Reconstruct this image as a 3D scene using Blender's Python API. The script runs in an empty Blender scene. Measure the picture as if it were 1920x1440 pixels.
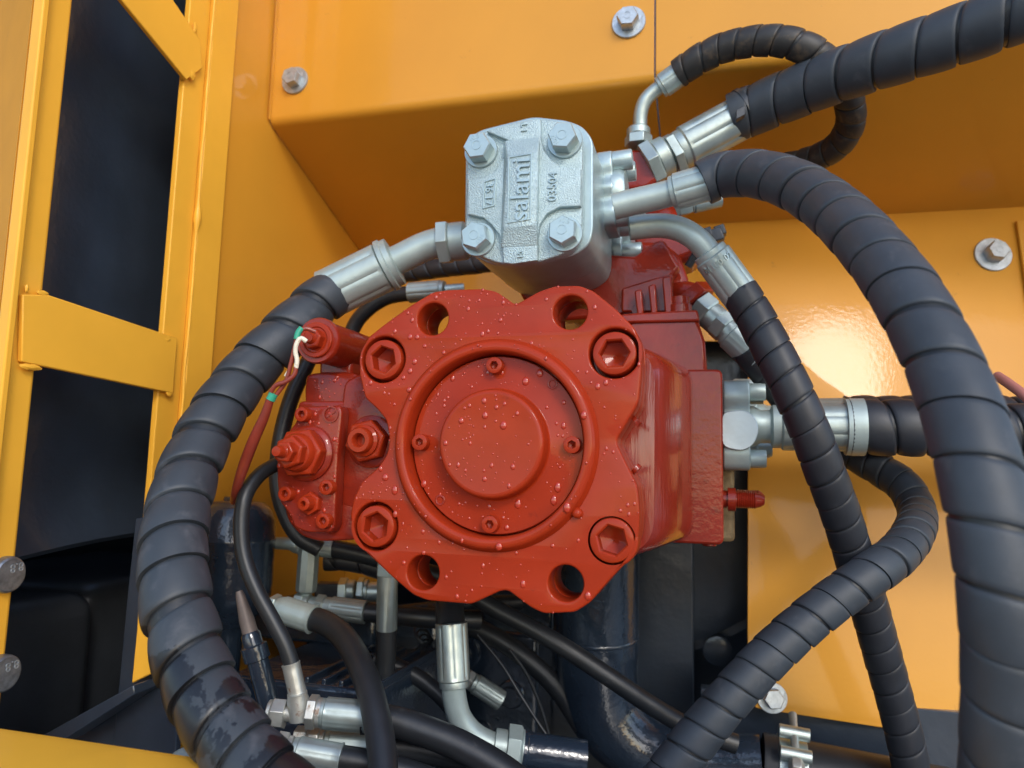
import bpy, bmesh, math, random
import numpy as np
from mathutils import Vector, Matrix

random.seed(7)
SC = bpy.context.scene
COL = SC.collection
PI = math.pi

# ---------------------------------------------------------------- camera
# machine axes: X to the right, Y away along the pump shaft, Z up; origin = centre of the pump's mounting face
ROT = np.array([[0.96408, 0.26435, 0.02568], [-0.00676, 0.12106, -0.99262], [-0.26551, 0.9568, 0.1185]])
_u, _s, _v = np.linalg.svd(ROT)
ROT = _u @ _v
CAM = np.array([0.16013, -0.53023, -0.02118])
FPX = 1400.0
cam_data = bpy.data.cameras.new('camera')
cam_data.sensor_width = 36.0
cam_data.lens = 36.0 * FPX / 1920.0
cam_data.clip_start = 0.01
cam_data.clip_end = 200.0
cam_data.dof.use_dof = True
cam_data.dof.focus_distance = 0.56
cam_data.dof.aperture_fstop = 7.0
cam = bpy.data.objects.new('camera', cam_data)
COL.objects.link(cam)
M = Matrix(((ROT[0][0], -ROT[1][0], -ROT[2][0], CAM[0]),
            (ROT[0][1], -ROT[1][1], -ROT[2][1], CAM[1]),
            (ROT[0][2], -ROT[1][2], -ROT[2][2], CAM[2]),
            (0, 0, 0, 1)))
cam.matrix_world = M
SC.camera = cam

# ---------------------------------------------------------------- sky, sun, exposure
SUN_EL, SUN_AZ = math.radians(31.0), math.radians(33.0)       # azimuth measured from -Y (behind the photographer) towards +X
world = bpy.data.worlds.new('World')
SC.world = world
world.use_nodes = True
wn = world.node_tree.nodes
wl = world.node_tree.links
wn.clear()
sky = wn.new('ShaderNodeTexSky')
sky.sky_type = 'NISHITA'
sky.sun_disc = False
sky.sun_elevation = SUN_EL
sky.sun_rotation = PI - SUN_AZ
sky.air_density = 1.0
sky.dust_density = 1.0
sky.ozone_density = 1.5
bg = wn.new('ShaderNodeBackground')
bg.inputs['Strength'].default_value = 0.15
wo = wn.new('ShaderNodeOutputWorld')
wl.new(sky.outputs[0], bg.inputs[0])
wl.new(bg.outputs[0], wo.inputs[0])
sun_data = bpy.data.lights.new('sun', 'SUN')
sun_data.energy = 0.5
sun_data.angle = math.radians(10.5)
sun_data.color = (1.0, 0.96, 0.9)
sun = bpy.data.objects.new('sun', sun_data)
COL.objects.link(sun)
to_sun = Vector((math.sin(SUN_AZ) * math.cos(SUN_EL), -math.cos(SUN_AZ) * math.cos(SUN_EL), math.sin(SUN_EL)))
sun.rotation_euler = to_sun.to_track_quat('Z', 'Y').to_euler()
SC.view_settings.view_transform = 'Standard'
SC.view_settings.look = 'None'
SC.view_settings.exposure = 1.03
SC.view_settings.gamma = 1.0
SC.view_settings.use_curve_mapping = False

# ---------------------------------------------------------------- surveying helpers: a photo pixel on a known machine plane
def ray(px, py):
    return ROT.T @ np.array([(px - 960.0) / FPX, (py - 720.0) / FPX, 1.0])
def PY(px, py, y):
    r = ray(px, py); return Vector(CAM + r * (y - CAM[1]) / r[1])
def PX(px, py, x):
    r = ray(px, py); return Vector(CAM + r * (x - CAM[0]) / r[0])
def PZ(px, py, z):
    r = ray(px, py); return Vector(CAM + r * (z - CAM[2]) / r[2])
def PD(px, py, d):
    return Vector(CAM + ray(px, py) * d)

# ---------------------------------------------------------------- materials
MATS = {}
def mat(name, col, rough=0.4, metal=0.0, coat=0.0, coat_rough=0.05, var=0.0, var_scale=20.0, bumps=(), rough_var=0.0,
        dirt=None, spec=0.5, dirt2=None, trans=0.0, ior=None, zmask=None, stretch=None):
    m = bpy.data.materials.new(name)
    m.use_nodes = True
    nt = m.node_tree
    b = nt.nodes['Principled BSDF']
    tc = nt.nodes.new('ShaderNodeTexCoord')
    b.inputs['Roughness'].default_value = rough
    b.inputs['Metallic'].default_value = metal
    b.inputs['Coat Weight'].default_value = coat
    b.inputs['Coat Roughness'].default_value = coat_rough
    b.inputs['Specular IOR Level'].default_value = spec
    b.inputs['Transmission Weight'].default_value = trans
    if ior: b.inputs['IOR'].default_value = ior
    vec = tc.outputs['Object']
    if stretch:
        mp = nt.nodes.new('ShaderNodeMapping'); mp.inputs['Scale'].default_value = stretch
        nt.links.new(vec, mp.inputs['Vector']); vec = mp.outputs[0]
    def noise(scale, detail=4.0, rough_=0.6, dist=0.0):
        n = nt.nodes.new('ShaderNodeTexNoise')
        n.inputs['Scale'].default_value = scale
        n.inputs['Detail'].default_value = detail
        n.inputs['Roughness'].default_value = rough_
        n.inputs['Distortion'].default_value = dist
        nt.links.new(vec, n.inputs['Vector'])
        return n
    def ramp(src, lo, hi):
        r = nt.nodes.new('ShaderNodeMapRange')
        r.inputs['From Min'].default_value = lo
        r.inputs['From Max'].default_value = hi
        nt.links.new(src, r.inputs['Value'])
        return r.outputs[0]
    colsock = None
    def mix(fac, a, bcol):
        x = nt.nodes.new('ShaderNodeMix'); x.data_type = 'RGBA'
        nt.links.new(fac, x.inputs['Factor'])
        if isinstance(a, tuple): x.inputs['A'].default_value = (*a, 1)
        else: nt.links.new(a, x.inputs['A'])
        x.inputs['B'].default_value = (*bcol, 1)
        return x.outputs['Result']
    cur = col
    if var:
        n = noise(var_scale)
        cur = mix(ramp(n.outputs[0], 0.3, 0.7), tuple(c * (1 - var) for c in col), tuple(min(1, c * (1 + var)) for c in col))
    rsock = None
    for dd in (dirt, dirt2):
        if dd:
            dcol, dscale, lo, hi, drough = dd
            n = noise(dscale, 6.0, 0.65, 0.3)
            fac = ramp(n.outputs[0], lo, hi)
            if zmask and dd is dirt2:
                sx = nt.nodes.new('ShaderNodeSeparateXYZ'); nt.links.new(tc.outputs['Object'], sx.inputs[0])
                zr = ramp(sx.outputs['Z'], zmask[0], zmask[1])
                ad = nt.nodes.new('ShaderNodeMath'); ad.operation = 'ADD'; ad.inputs[1].default_value = -1.0
                nt.links.new(zr, ad.inputs[0])
                ad2 = nt.nodes.new('ShaderNodeMath'); ad2.operation = 'MULTIPLY_ADD'; ad2.inputs[1].default_value = 0.30
                nt.links.new(ad.outputs[0], ad2.inputs[0]); nt.links.new(n.outputs[0], ad2.inputs[2])
                fac = ramp(ad2.outputs[0], lo, hi)
            cur = mix(fac, cur, dcol)
            if drough is not None:
                mr = nt.nodes.new('ShaderNodeMix')
                nt.links.new(fac, mr.inputs['Factor'])
                if rsock is None: mr.inputs['A'].default_value = rough
                else: nt.links.new(rsock, mr.inputs['A'])
                mr.inputs['B'].default_value = drough
                rsock = mr.outputs['Result']
    if isinstance(cur, tuple): b.inputs['Base Color'].default_value = (*cur, 1)
    else: nt.links.new(cur, b.inputs['Base Color'])
    if rough_var and rsock is None:
        n = noise(var_scale * 1.7, 5.0)
        mr = nt.nodes.new('ShaderNodeMapRange')
        mr.inputs['From Min'].default_value = 0.3; mr.inputs['From Max'].default_value = 0.7
        mr.inputs['To Min'].default_value = max(0.02, rough - rough_var); mr.inputs['To Max'].default_value = rough + rough_var
        nt.links.new(n.outputs[0], mr.inputs['Value'])
        rsock = mr.outputs[0]
    if rsock is not None: nt.links.new(rsock, b.inputs['Roughness'])
    prev = None
    for (scale, dist, detail) in bumps:
        n = noise(scale, detail)
        bp = nt.nodes.new('ShaderNodeBump')
        bp.inputs['Strength'].default_value = 1.0
        bp.inputs['Distance'].default_value = dist
        nt.links.new(n.outputs[0], bp.inputs['Height'])
        if prev is not None: nt.links.new(prev, bp.inputs['Normal'])
        prev = bp.outputs[0]
    if prev is not None:
        nt.links.new(prev, b.inputs['Normal'])
        if coat: nt.links.new(prev, b.inputs['Coat Normal'])
    MATS[name] = m
    return m

YEL = (0.63, 0.28, 0.025)
mat('paint_yellow', YEL, 0.45, coat=0.30, coat_rough=0.07, spec=0.25, var=0.05, var_scale=6, bumps=[(4.5, 0.0016, 1.0), (200, 0.00009, 2.0)], dirt=((0.36, 0.17, 0.03), 60, 0.68, 0.80, None), dirt2=((0.16, 0.08, 0.03), 190, 0.76, 0.80, 0.6))
mat('paint_yellow_frame', (0.82, 0.415, 0.040), 0.42, coat=0.14, coat_rough=0.08, spec=0.22, var=0.06, var_scale=9, bumps=[(14, 0.0006, 2.0), (300, 0.00002, 2.0)], dirt=((0.22, 0.10, 0.03), 45, 0.72, 0.80, None))
mat('paint_yellow_shaded', (0.62, 0.27, 0.022), 0.7, spec=0.12, var=0.08, var_scale=12, bumps=[(14, 0.0005, 2.0)], dirt=((0.30, 0.14, 0.03), 40, 0.68, 0.80, None))  # darker matte yellow: shade on the post's left face put into the colour
mat('paint_red', (0.320, 0.027, 0.006), 0.5, coat=0.30, coat_rough=0.03, spec=0.08, var=0.10, var_scale=22, dirt=((0.17, 0.018, 0.009), 70, 0.64, 0.80, None), dirt2=((0.11, 0.02, 0.012), 240, 0.77, 0.80, None), bumps=[(45, 0.00012, 2.0), (500, 0.00002, 2.0)])
mat('paint_red_cast', (0.240, 0.018, 0.006), 0.42, coat=0.55, dirt=((0.12, 0.014, 0.009), 60, 0.60, 0.78, None), coat_rough=0.05, spec=0.15, var=0.12, var_scale=40, bumps=[(90, 0.00035, 3.0), (320, 0.0001, 2.0)])
mat('paint_red_streak', (0.24, 0.018, 0.007), 0.25, coat=1.0, coat_rough=0.10, var=0.15, var_scale=60, bumps=[(220, 0.00022, 3.0)], stretch=(1, 1, 0.12))
mat('paint_navy', (0.024, 0.034, 0.050), 0.36, coat=0.5, coat_rough=0.12, var=0.2, var_scale=15, bumps=[(40, 0.0006, 3.0), (260, 0.0001, 2.0)], dirt=((0.05, 0.055, 0.06), 70, 0.66, 0.80, 0.6))
mat('paint_navy_wet', (0.016, 0.026, 0.042), 0.22, coat=0.6, coat_rough=0.05, var=0.2, var_scale=15, bumps=[(45, 0.0010, 3.0), (200, 0.0003, 2.0)])
mat('black_plastic', (0.030, 0.034, 0.040), 0.34, var=0.2, var_scale=20, bumps=[(150, 0.0002, 2.0)], dirt=((0.05, 0.05, 0.05), 40, 0.68, 0.8, 0.6))
mat('rubber_wrap', (0.033, 0.041, 0.052), 0.54, var=0.18, var_scale=35, bumps=[(260, 0.00006, 3.0), (30, 0.0005, 2.0)], dirt=((0.072, 0.077, 0.088), 55, 0.58, 0.80, 0.66))
mat('rubber_wrap_dark', (0.019, 0.021, 0.027), 0.48, var=0.25, var_scale=35, bumps=[(260, 0.00006, 3.0)], dirt=((0.06, 0.06, 0.06), 70, 0.64, 0.82, 0.6))
mat('rubber_wrap_dusty', (0.022, 0.020, 0.019), 0.5, var=0.25, var_scale=35, bumps=[(260, 0.00008, 3.0)], dirt=((0.11, 0.075, 0.045), 90, 0.52, 0.74, 0.7))
mat('rubber_wrap_wet', (0.031, 0.038, 0.047), 0.52, var=0.15, var_scale=30, bumps=[(260, 0.00006, 3.0), (28, 0.0006, 2.0)], dirt=((0.074, 0.079, 0.090), 50, 0.55, 0.78, 0.66), dirt2=((0.010, 0.011, 0.014), 24, 0.475, 0.488, 0.34), zmask=(-0.22, -0.285))
mat('rubber_hose', (0.014, 0.016, 0.019), 0.42, var=0.2, var_scale=40, bumps=[(500, 0.00005, 2.0), (60, 0.0003, 2.0)], dirt=((0.06, 0.06, 0.06), 60, 0.64, 0.8, 0.6))
mat('zinc', (0.41, 0.475, 0.455), 0.46, metal=0.75, var=0.10, var_scale=60, rough_var=0.10, bumps=[(300, 0.00006, 3.0)])
mat('zinc_bright', (0.48, 0.55, 0.535), 0.40, metal=0.85, var=0.10, var_scale=60, rough_var=0.08, bumps=[(300, 0.00006, 3.0)])
mat('zinc_rust', (0.52, 0.52, 0.48), 0.42, metal=0.75, var=0.12, var_scale=70, bumps=[(250, 0.00015, 3.0)], dirt=((0.22, 0.10, 0.04), 90, 0.57, 0.70, 0.75))
mat('zinc_painted', (0.385, 0.46, 0.445), 0.45, metal=0.45, var=0.08, var_scale=60, bumps=[(350, 0.00005, 2.0), (90, 0.0002, 2.0)])
mat('silver_cast', (0.40, 0.505, 0.52), 0.42, metal=0.45, var=0.08, var_scale=120, bumps=[(820, 0.0009, 2.0)], dirt=((0.33, 0.17, 0.06), 45, 0.72, 0.84, 0.7))
mat('silver_smooth', (0.385, 0.48, 0.49), 0.38, metal=0.55, var=0.08, var_scale=60, bumps=[(200, 0.0002, 2.0)])
mat('bolt_steel', (0.42, 0.46, 0.49), 0.45, metal=0.75, var=0.22, var_scale=150, bumps=[(400, 0.00008, 3.0)], dirt=((0.20, 0.19, 0.18), 120, 0.6, 0.75, 0.6))
mat('bolt_dark', (0.26, 0.28, 0.31), 0.42, metal=0.8, var=0.35, var_scale=140, bumps=[(300, 0.0001, 3.0)])
mat('wire_red', (0.24, 0.035, 0.02), 0.35, coat=0.3, var=0.15, var_scale=60)
mat('wire_white', (0.72, 0.66, 0.52), 0.45, dirt=((0.25, 0.12, 0.06), 160, 0.6, 0.7, None))
mat('tape_green', (0.03, 0.32, 0.20), 0.4)
mat('pink_cable', (0.42, 0.16, 0.13), 0.45)
mat('rust_cut', (0.30, 0.22, 0.12), 0.6, metal=0.4, var=0.4, var_scale=90)
mat('dull_sleeve', (0.16, 0.13, 0.12), 0.55, metal=0.3, var=0.2, var_scale=60)
mat('machined', (0.50, 0.57, 0.60), 0.4, metal=0.5, var=0.05, var_scale=40, bumps=[(140, 0.0002, 1.0)])
mat('concrete', (0.27, 0.26, 0.24), 0.85, var=0.12, var_scale=1.5, bumps=[(20, 0.004, 4.0)])
mat('plastic_pale', (0.30, 0.36, 0.34), 0.3, trans=0.3)
mat('water', (0.40, 0.032, 0.012), 0.12, coat=0.5, coat_rough=0.05, spec=0.5)  # opaque red, lighter than the paint: light gathered by the drops is painted in

# ---------------------------------------------------------------- object helpers
ORG = {}
def put(o, label=None, category=None, group=None, kind=None):
    if label: o['label'] = label
    if category: o['category'] = category
    if group: o['group'] = group
    if kind: o['kind'] = kind
    return o
def thing(name, loc, label, category, group=None, kind=None):
    o = bpy.data.objects.new(name, None)
    COL.objects.link(o)
    o.empty_display_size = 0.01
    o.location = loc
    ORG[o.name] = Vector(loc)
    return put(o, label, category, group, kind)
def org(o):
    return ORG.get(o.name, Vector((0, 0, 0))) if o is not None else Vector((0, 0, 0))

class MB:
    """collects vertices and faces in machine coordinates"""
    def __init__(s): s.v = []; s.f = []
    def add(s, verts, faces):
        n = len(s.v); s.v += [Vector(p) for p in verts]; s.f += [tuple(i + n for i in f) for f in faces]; return s
    def grid(s, rows, closed=False, cap0=False, cap1=False):
        n = len(s.v); w = len(rows[0])
        for r in rows: s.v += [Vector(p) for p in r]
        for i in range(len(rows) - 1):
            for j in range(w if closed else w - 1):
                k = (j + 1) % w
                s.f.append((n + i * w + j, n + i * w + k, n + (i + 1) * w + k, n + (i + 1) * w + j))
        if cap0: s.f.append(tuple(n + j for j in reversed(range(w))))
        if cap1: s.f.append(tuple(n + (len(rows) - 1) * w + j for j in range(w)))
        return s
    def box(s, a, b):
        x0, y0, z0 = a; x1, y1, z1 = b
        return s.add([(x0, y0, z0), (x1, y0, z0), (x1, y1, z0), (x0, y1, z0), (x0, y0, z1), (x1, y0, z1), (x1, y1, z1), (x0, y1, z1)],
                     [(0, 3, 2, 1), (4, 5, 6, 7), (0, 1, 5, 4), (1, 2, 6, 5), (2, 3, 7, 6), (3, 0, 4, 7)])
    def obox(s, c, ax, ay, az, hx, hy, hz):
        c = Vector(c); ax = Vector(ax).normalized() * hx; ay = Vector(ay).normalized() * hy; az = Vector(az).normalized() * hz
        vs = [c + i * ax + j * ay + k * az for k in (-1, 1) for (i, j) in ((-1, -1), (1, -1), (1, 1), (-1, 1))]
        return s.add(vs, [(0, 3, 2, 1), (4, 5, 6, 7), (0, 1, 5, 4), (1, 2, 6, 5), (2, 3, 7, 6), (3, 0, 4, 7)])
    def lathe(s, o, axis, prof, seg=32, mod=None, phase=0.0, cap=True):
        o = Vector(o); a = Vector(axis).normalized()
        u = a.orthogonal().normalized() if abs(a.z) > 0.9 else a.cross(Vector((0, 0, 1))).normalized()
        w = a.cross(u)
        rows = []
        for (r, h) in prof:
            row = []
            for j in range(seg):
                t = 2 * PI * j / seg + phase
                rr = r * (mod(t, h) if mod else 1.0)
                row.append(o + a * h + u * (rr * math.cos(t)) + w * (rr * math.sin(t)))
            rows.append(row)
        return s.grid(rows, True, cap, cap)
    def prism(s, poly, d):
        """poly: 3D loop, d: extrusion vector"""
        d = Vector(d); poly = [Vector(p) for p in poly]
        return s.grid([poly, [p + d for p in poly]], True, True, True)
    def loft(s, loops): return s.grid(loops, True, True, True)
    def hexa(s, o, axis, af, h, h0=0.0, phase=0.0, cham=0.06):
        r = af / math.sqrt(3)
        return s.lathe(o, axis, [(r, h0), (r, h0 + h * 0.86), (r * (1 - cham * 1.6), h0 + h)], 6, None, phase)
    def sphere(s, c, r, seg=10, rings=6, sc=(1, 1, 1)):
        rows = []
        for i in range(rings + 1):
            t = PI * i / rings
            rr = max(math.sin(t), 1e-4)
            rows.append([Vector(c) + Vector((r * sc[0] * rr * math.cos(2 * PI * j / seg), r * sc[1] * rr * math.sin(2 * PI * j / seg), r * sc[2] * math.cos(t))) for j in range(seg)])
        return s.grid(rows, True)
    def build(s, name, m, parent=None, smooth=35, bevel=0.0, bseg=2, label=None, category=None, group=None, kind=None, recalc=True):
        off = org(parent)
        me = bpy.data.meshes.new(name)
        me.from_pydata([p - off for p in s.v], [], s.f)
        return finish(me, name, m, parent, smooth, bevel, bseg, label, category, group, kind, recalc)

def finish(me, name, m, parent, smooth=35, bevel=0.0, bseg=2, label=None, category=None, group=None, kind=None, recalc=True):
    if recalc:
        bm = bmesh.new(); bm.from_mesh(me)
        bmesh.ops.remove_doubles(bm, verts=bm.verts, dist=1e-6)
        bmesh.ops.recalc_face_normals(bm, faces=bm.faces)
        bm.to_mesh(me); bm.free()
    o = bpy.data.objects.new(name, me)
    COL.objects.link(o)
    me.materials.clear()
    me.materials.append(MATS[m])
    me.shade_smooth()
    if smooth < 180: me.set_sharp_from_angle(angle=math.radians(smooth))
    if parent is not None:
        o.parent = parent
        ORG[o.name] = org(parent)
    if bevel:
        b = o.modifiers.new('bevel', 'BEVEL')
        b.width = bevel; b.segments = bseg; b.limit_method = 'ANGLE'; b.angle_limit = math.radians(38)
        b.harden_normals = False
        b.use_clamp_overlap = True
    return put(o, label, category, group, kind)

def instance(mesh, name, parent, loc, rot=None, label=None, category=None, group=None, mods=None):
    """an object that shares mesh data; loc in machine coordinates"""
    o = bpy.data.objects.new(name, mesh)
    COL.objects.link(o)
    mw = Matrix.Translation(Vector(loc) - org(parent))
    if rot is not None: mw = mw @ rot.to_4x4()
    if parent is not None:
        o.parent = parent
        ORG[o.name] = Vector(loc)
    o.matrix_local = mw
    return put(o, label, category, group)

def axis_rot(axis, spin=0.0):
    """rotation taking local +Z to axis"""
    return Vector(axis).normalized().to_track_quat('Z', 'Y').to_matrix() @ Matrix.Rotation(spin, 3, 'Z')

def circ(cx, cz, r, n=32):
    return [(cx + r * math.cos(2 * PI * i / n), cz + r * math.sin(2 * PI * i / n)) for i in range(n)]
def fillet(pts, r, n=5):
    out = []
    k = len(pts)
    for i in range(k):
        p0, p1, p2 = Vector(pts[i - 1]), Vector(pts[i]), Vector(pts[(i + 1) % k])
        a, b = p0 - p1, p2 - p1
        t = min(r, a.length * 0.45, b.length * 0.45)
        q0, q1 = p1 + a.normalized() * t, p1 + b.normalized() * t
        for j in range(n + 1):
            u = j / n
            out.append(tuple((1 - u) ** 2 * q0 + 2 * u * (1 - u) * p1 + u * u * q1))
    return out
def plate_mesh(outline, holes, t, bevel):
    cu = bpy.data.curves.new('c', 'CURVE')
    cu.dimensions = '2D'; cu.fill_mode = 'BOTH'
    cu.extrude = t / 2 - bevel; cu.bevel_depth = bevel; cu.bevel_resolution = 2; cu.offset = -bevel
    for lp in [outline] + list(holes):
        sp = cu.splines.new('POLY')
        sp.points.add(len(lp) - 1)
        for q, p in zip(sp.points, lp): q.co = (p[0], p[1], 0, 1)
        sp.use_cyclic_u = True
    o = bpy.data.objects.new('c', cu)
    me = bpy.data.meshes.new_from_object(o)
    bpy.data.objects.remove(o); bpy.data.curves.remove(cu)
    return me
def plate(name, m, parent, outline, y, t, holes=(), bevel=0.001, smooth=35, **k):
    """plate facing -Y: outline in (X, Z), front at y, thickness t backwards"""
    me = plate_mesh(outline, holes, t, bevel)
    off = org(parent)
    for v in me.vertices:
        x, z, w = v.co
        v.co = (x - off.x, y + t / 2 + w - off.y, z - off.z)
    return finish(me, name, m, parent, smooth, **k)
def frame_plate(name, m, parent, outline, o, ex, ey, t, holes=(), bevel=0.001, smooth=35, **k):
    """plate in the plane (ex, ey) through o, thickness t against the normal ex x ey"""
    me = plate_mesh(outline, holes, t, bevel)
    ex = Vector(ex).normalized(); ey = Vector(ey).normalized(); ez = ex.cross(ey)
    o = Vector(o) - org(parent)
    for v in me.vertices:
        x, y, w = v.co
        v.co = o + ex * x + ey * y + ez * (w - t / 2)
    return finish(me, name, m, parent, smooth, **k)
def xz(pts, y):
    return [(p.x, p.z) for p in (PY(a, b, y) for a, b in pts)]

def text_mesh(body, size, depth):
    cu = bpy.data.curves.new('t', 'FONT')
    cu.body = body; cu.size = size; cu.extrude = depth; cu.align_x = 'CENTER'; cu.align_y = 'CENTER'
    cu.resolution_u = 3
    o = bpy.data.objects.new('t', cu)
    me = bpy.data.meshes.new_from_object(o)
    bpy.data.objects.remove(o); bpy.data.curves.remove(cu)
    return me
def text_on(name, m, parent, body, size, o, ex, ey, depth=0.0006, bend=None, label=None):
    me = text_mesh(body, size, depth)
    ex = Vector(ex).normalized(); ey = Vector(ey).normalized(); ez = ex.cross(ey)
    o = Vector(o) - org(parent)
    for v in me.vertices:
        x, y, w = v.co
        if bend:
            t = x / bend
            v.co = o + ex * (math.sin(t) * (bend + w)) + ey * y + ez * (math.cos(t) * (bend + w) - bend)
        else:
            v.co = o + ex * x + ey * y + ez * w
    return finish(me, name, m, parent, 30, recalc=False, label=label)

# paths -------------------------------------------------------------
def spline(pts, step=0.002):
    P = [Vector(p) for p in pts]
    P = [P[0] * 2 - P[1]] + P + [P[-1] * 2 - P[-2]]
    fine = []
    for i in range(1, len(P) - 2):
        p0, p1, p2, p3 = P[i - 1:i + 3]
        n = 24
        # centripetal parameterisation
        t0 = 0; t1 = max((p1 - p0).length, 1e-6) ** 0.5; t2 = t1 + max((p2 - p1).length, 1e-6) ** 0.5; t3 = t2 + max((p3 - p2).length, 1e-6) ** 0.5
        for k in range(n):
            t = t1 + (t2 - t1) * k / n
            A1 = p0 * ((t1 - t) / (t1 - t0)) + p1 * ((t - t0) / (t1 - t0))
            A2 = p1 * ((t2 - t) / (t2 - t1)) + p2 * ((t - t1) / (t2 - t1))
            A3 = p2 * ((t3 - t) / (t3 - t2)) + p3 * ((t - t2) / (t3 - t2))
            B1 = A1 * ((t2 - t) / (t2 - t0)) + A2 * ((t - t0) / (t2 - t0))
            B2 = A2 * ((t3 - t) / (t3 - t1)) + A3 * ((t - t1) / (t3 - t1))
            fine.append(B1 * ((t2 - t) / (t2 - t1)) + B2 * ((t - t1) / (t2 - t1)))
    fine.append(P[-2])
    out = [fine[0]]; acc = 0
    for a, b in zip(fine, fine[1:]):
        seg = (b - a).length
        while acc + seg >= step and seg > 1e-9:
            k = (step - acc) / seg
            a = a + (b - a) * k
            out.append(a); seg = (b - a).length; acc = 0
        acc += seg
    out.append(fine[-1])
    return out
class Path:
    def __init__(s, pts, step=0.002, fine=False):
        s.p = [Vector(p) for p in pts] if fine else spline(pts, step)
        n = len(s.p)
        s.t = [(s.p[min(i + 1, n - 1)] - s.p[max(i - 1, 0)]).normalized() for i in range(n)]
        s.s = [0.0]
        for a, b in zip(s.p, s.p[1:]): s.s.append(s.s[-1] + (b - a).length)
        u = s.t[0].orthogonal().normalized()
        s.u = []
        for t in s.t:
            u = (u - t * u.dot(t)).normalized(); s.u.append(u)
        s.w = [t.cross(u) for t, u in zip(s.t, s.u)]
        s.L = s.s[-1]
        s._p = np.array(s.p); s._u = np.array(s.u); s._w = np.array(s.w); s._s = np.array(s.s)
    def at(s, q):
        return Vector([np.interp(q, s._s, s._p[:, k]) for k in range(3)])
    def many(s, q):
        f = lambda A: np.stack([np.interp(q, s._s, A[:, k]) for k in range(3)], -1)
        return f(s._p), f(s._u), f(s._w)
def tube(mb, path, r, seg=20, rfun=None, cap=True):
    rows = []
    for i, p in enumerate(path.p):
        rr = r if rfun is None else rfun(path.s[i], path.L)
        rows.append([p + path.u[i] * (rr * math.cos(2 * PI * j / seg)) + path.w[i] * (rr * math.sin(2 * PI * j / seg)) for j in range(seg)])
    return mb.grid(rows, True, cap, cap)
def wrap_strip(mb, path, R, pitch, hand=1, seg=36, bulge=0.012, tilt=0.0, gap=0.045, seed=0, s0=0.0, s1=None, jit=0.05, pitch_end=None):
    rnd = np.random.RandomState(seed)
    s1 = path.L if s1 is None else s1
    turns = int((s1 - s0) / min(pitch, pitch_end or pitch)) + 2
    n = turns * seg
    vs = np.array([0.0, 0.006, 0.03, 0.12, 0.3, 0.5, 0.7, 0.88, 0.97, 0.994, 1.0])
    drop = np.array([0.80, 0.955, 0.985, 0.998, 1.0, 1.0, 1.0, 0.998, 0.985, 0.955, 0.80])
    th = np.arange(n + 1) * 2 * PI / seg
    tn = np.arange(turns + 4)
    def sm(a): return np.interp(th / (2 * PI), tn, rnd.uniform(-1, 1, turns + 4)) * a
    jg = sm(jit) ; jr = sm(0.012); jt = sm(0.5) ; jw = sm(jit * 0.6)
    base = s0 + pitch * (th / (2 * PI) - 1)
    if pitch_end is not None:
        base = s0 + np.cumsum(np.interp(base, [s0, s1], [pitch, pitch_end])) / seg - pitch
        pitch = np.interp(base, [s0, s1], [pitch, pitch_end])
    base = base + jg * pitch * 0.6
    wd = pitch * (1 - gap + jw * 0.5)
    S = base[:, None] + wd[:, None] * vs[None, :]
    # never overlap the following turn
    nxt = np.concatenate([base[seg:], base[-1] + np.min(pitch) * (np.arange(seg) + 1) / seg])
    S = np.minimum(S, (nxt - 0.0004)[:, None])
    RR = R * (drop[None, :] * (1 + jr)[:, None] + bulge * (1 - (2 * vs - 1) ** 2)[None, :] + (tilt * (1 + jt))[:, None] * (vs - 0.5)[None, :])
    inside = (S[:, -1] > s0 + 1e-4) & (S[:, 0] < s1 - 1e-4)
    S = np.clip(S, s0, s1)
    p, u, w = path.many(S.ravel())
    TH = np.repeat(th * hand, len(vs))
    q = p + u * (RR.ravel() * np.cos(TH))[:, None] + w * (RR.ravel() * np.sin(TH))[:, None]
    q = q.reshape(n + 1, len(vs), 3)
    k0 = len(mb.v); W = len(vs)
    mb.v += [Vector(x) for x in q.reshape(-1, 3)]
    for i in range(n):
        if not (inside[i] and inside[i + 1]): continue
        for j in range(W - 1):
            a = k0 + i * W + j
            mb.f.append((a, a + 1, a + W + 1, a + W))
    return mb

# fittings ----------------------------------------------------------
def ferrule(root, p0, p1, r, m='zinc', n=8, name='ferrule', lip=True, deep=0.055, taper=0.0):
    p0, p1 = Vector(p0), Vector(p1)
    L = (p1 - p0).length
    wid = 0.10
    def mod(t, h):
        k = h / L
        if k < 0.16 or k > 0.97: return 1.0
        x = ((t * n / (2 * PI)) % 1.0) - 0.5
        return 1 - deep * math.exp(-(x / wid) ** 2)
    prof = [(r * 0.70, 0), (r * 0.88, 0.0005), (r * 0.90, L * 0.05), (r * 0.90, L * 0.10), (r * 0.995, L * 0.125), (r * (1), L * 0.16), (r * (1), L * 0.19)]
    prof += [(r * (1 + taper * k / 6), L * (0.19 + 0.74 * k / 6)) for k in range(1, 7)]
    rr = r * (1 + taper)
    prof += [(rr * (1.05 if lip else 1.0), L * 0.965), (rr * (1.05 if lip else 1.0), L * 0.99), (rr * 0.97, L), (rr * 0.8, L)]
    return MB().lathe(p0, p1 - p0, prof, 64, mod).build(name, m, root, 32)
def nut(root, p, axis, af, h, m='zinc', name='hex_nut', phase=0.3, collar=0.0):
    mb = MB()
    r = af / 2
    p = Vector(p); a = Vector(axis).normalized()
    mb.hexa(p, a, af, h, 0, phase)
    if collar:
        mb.lathe(p + a * h, a, [(r * 0.97, 0), (r * 0.97, collar * 0.8), (r * 0.85, collar), (r * 0.5, collar)], 32)
    return mb.build(name, m, root, 30, bevel=0.0004)
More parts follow.
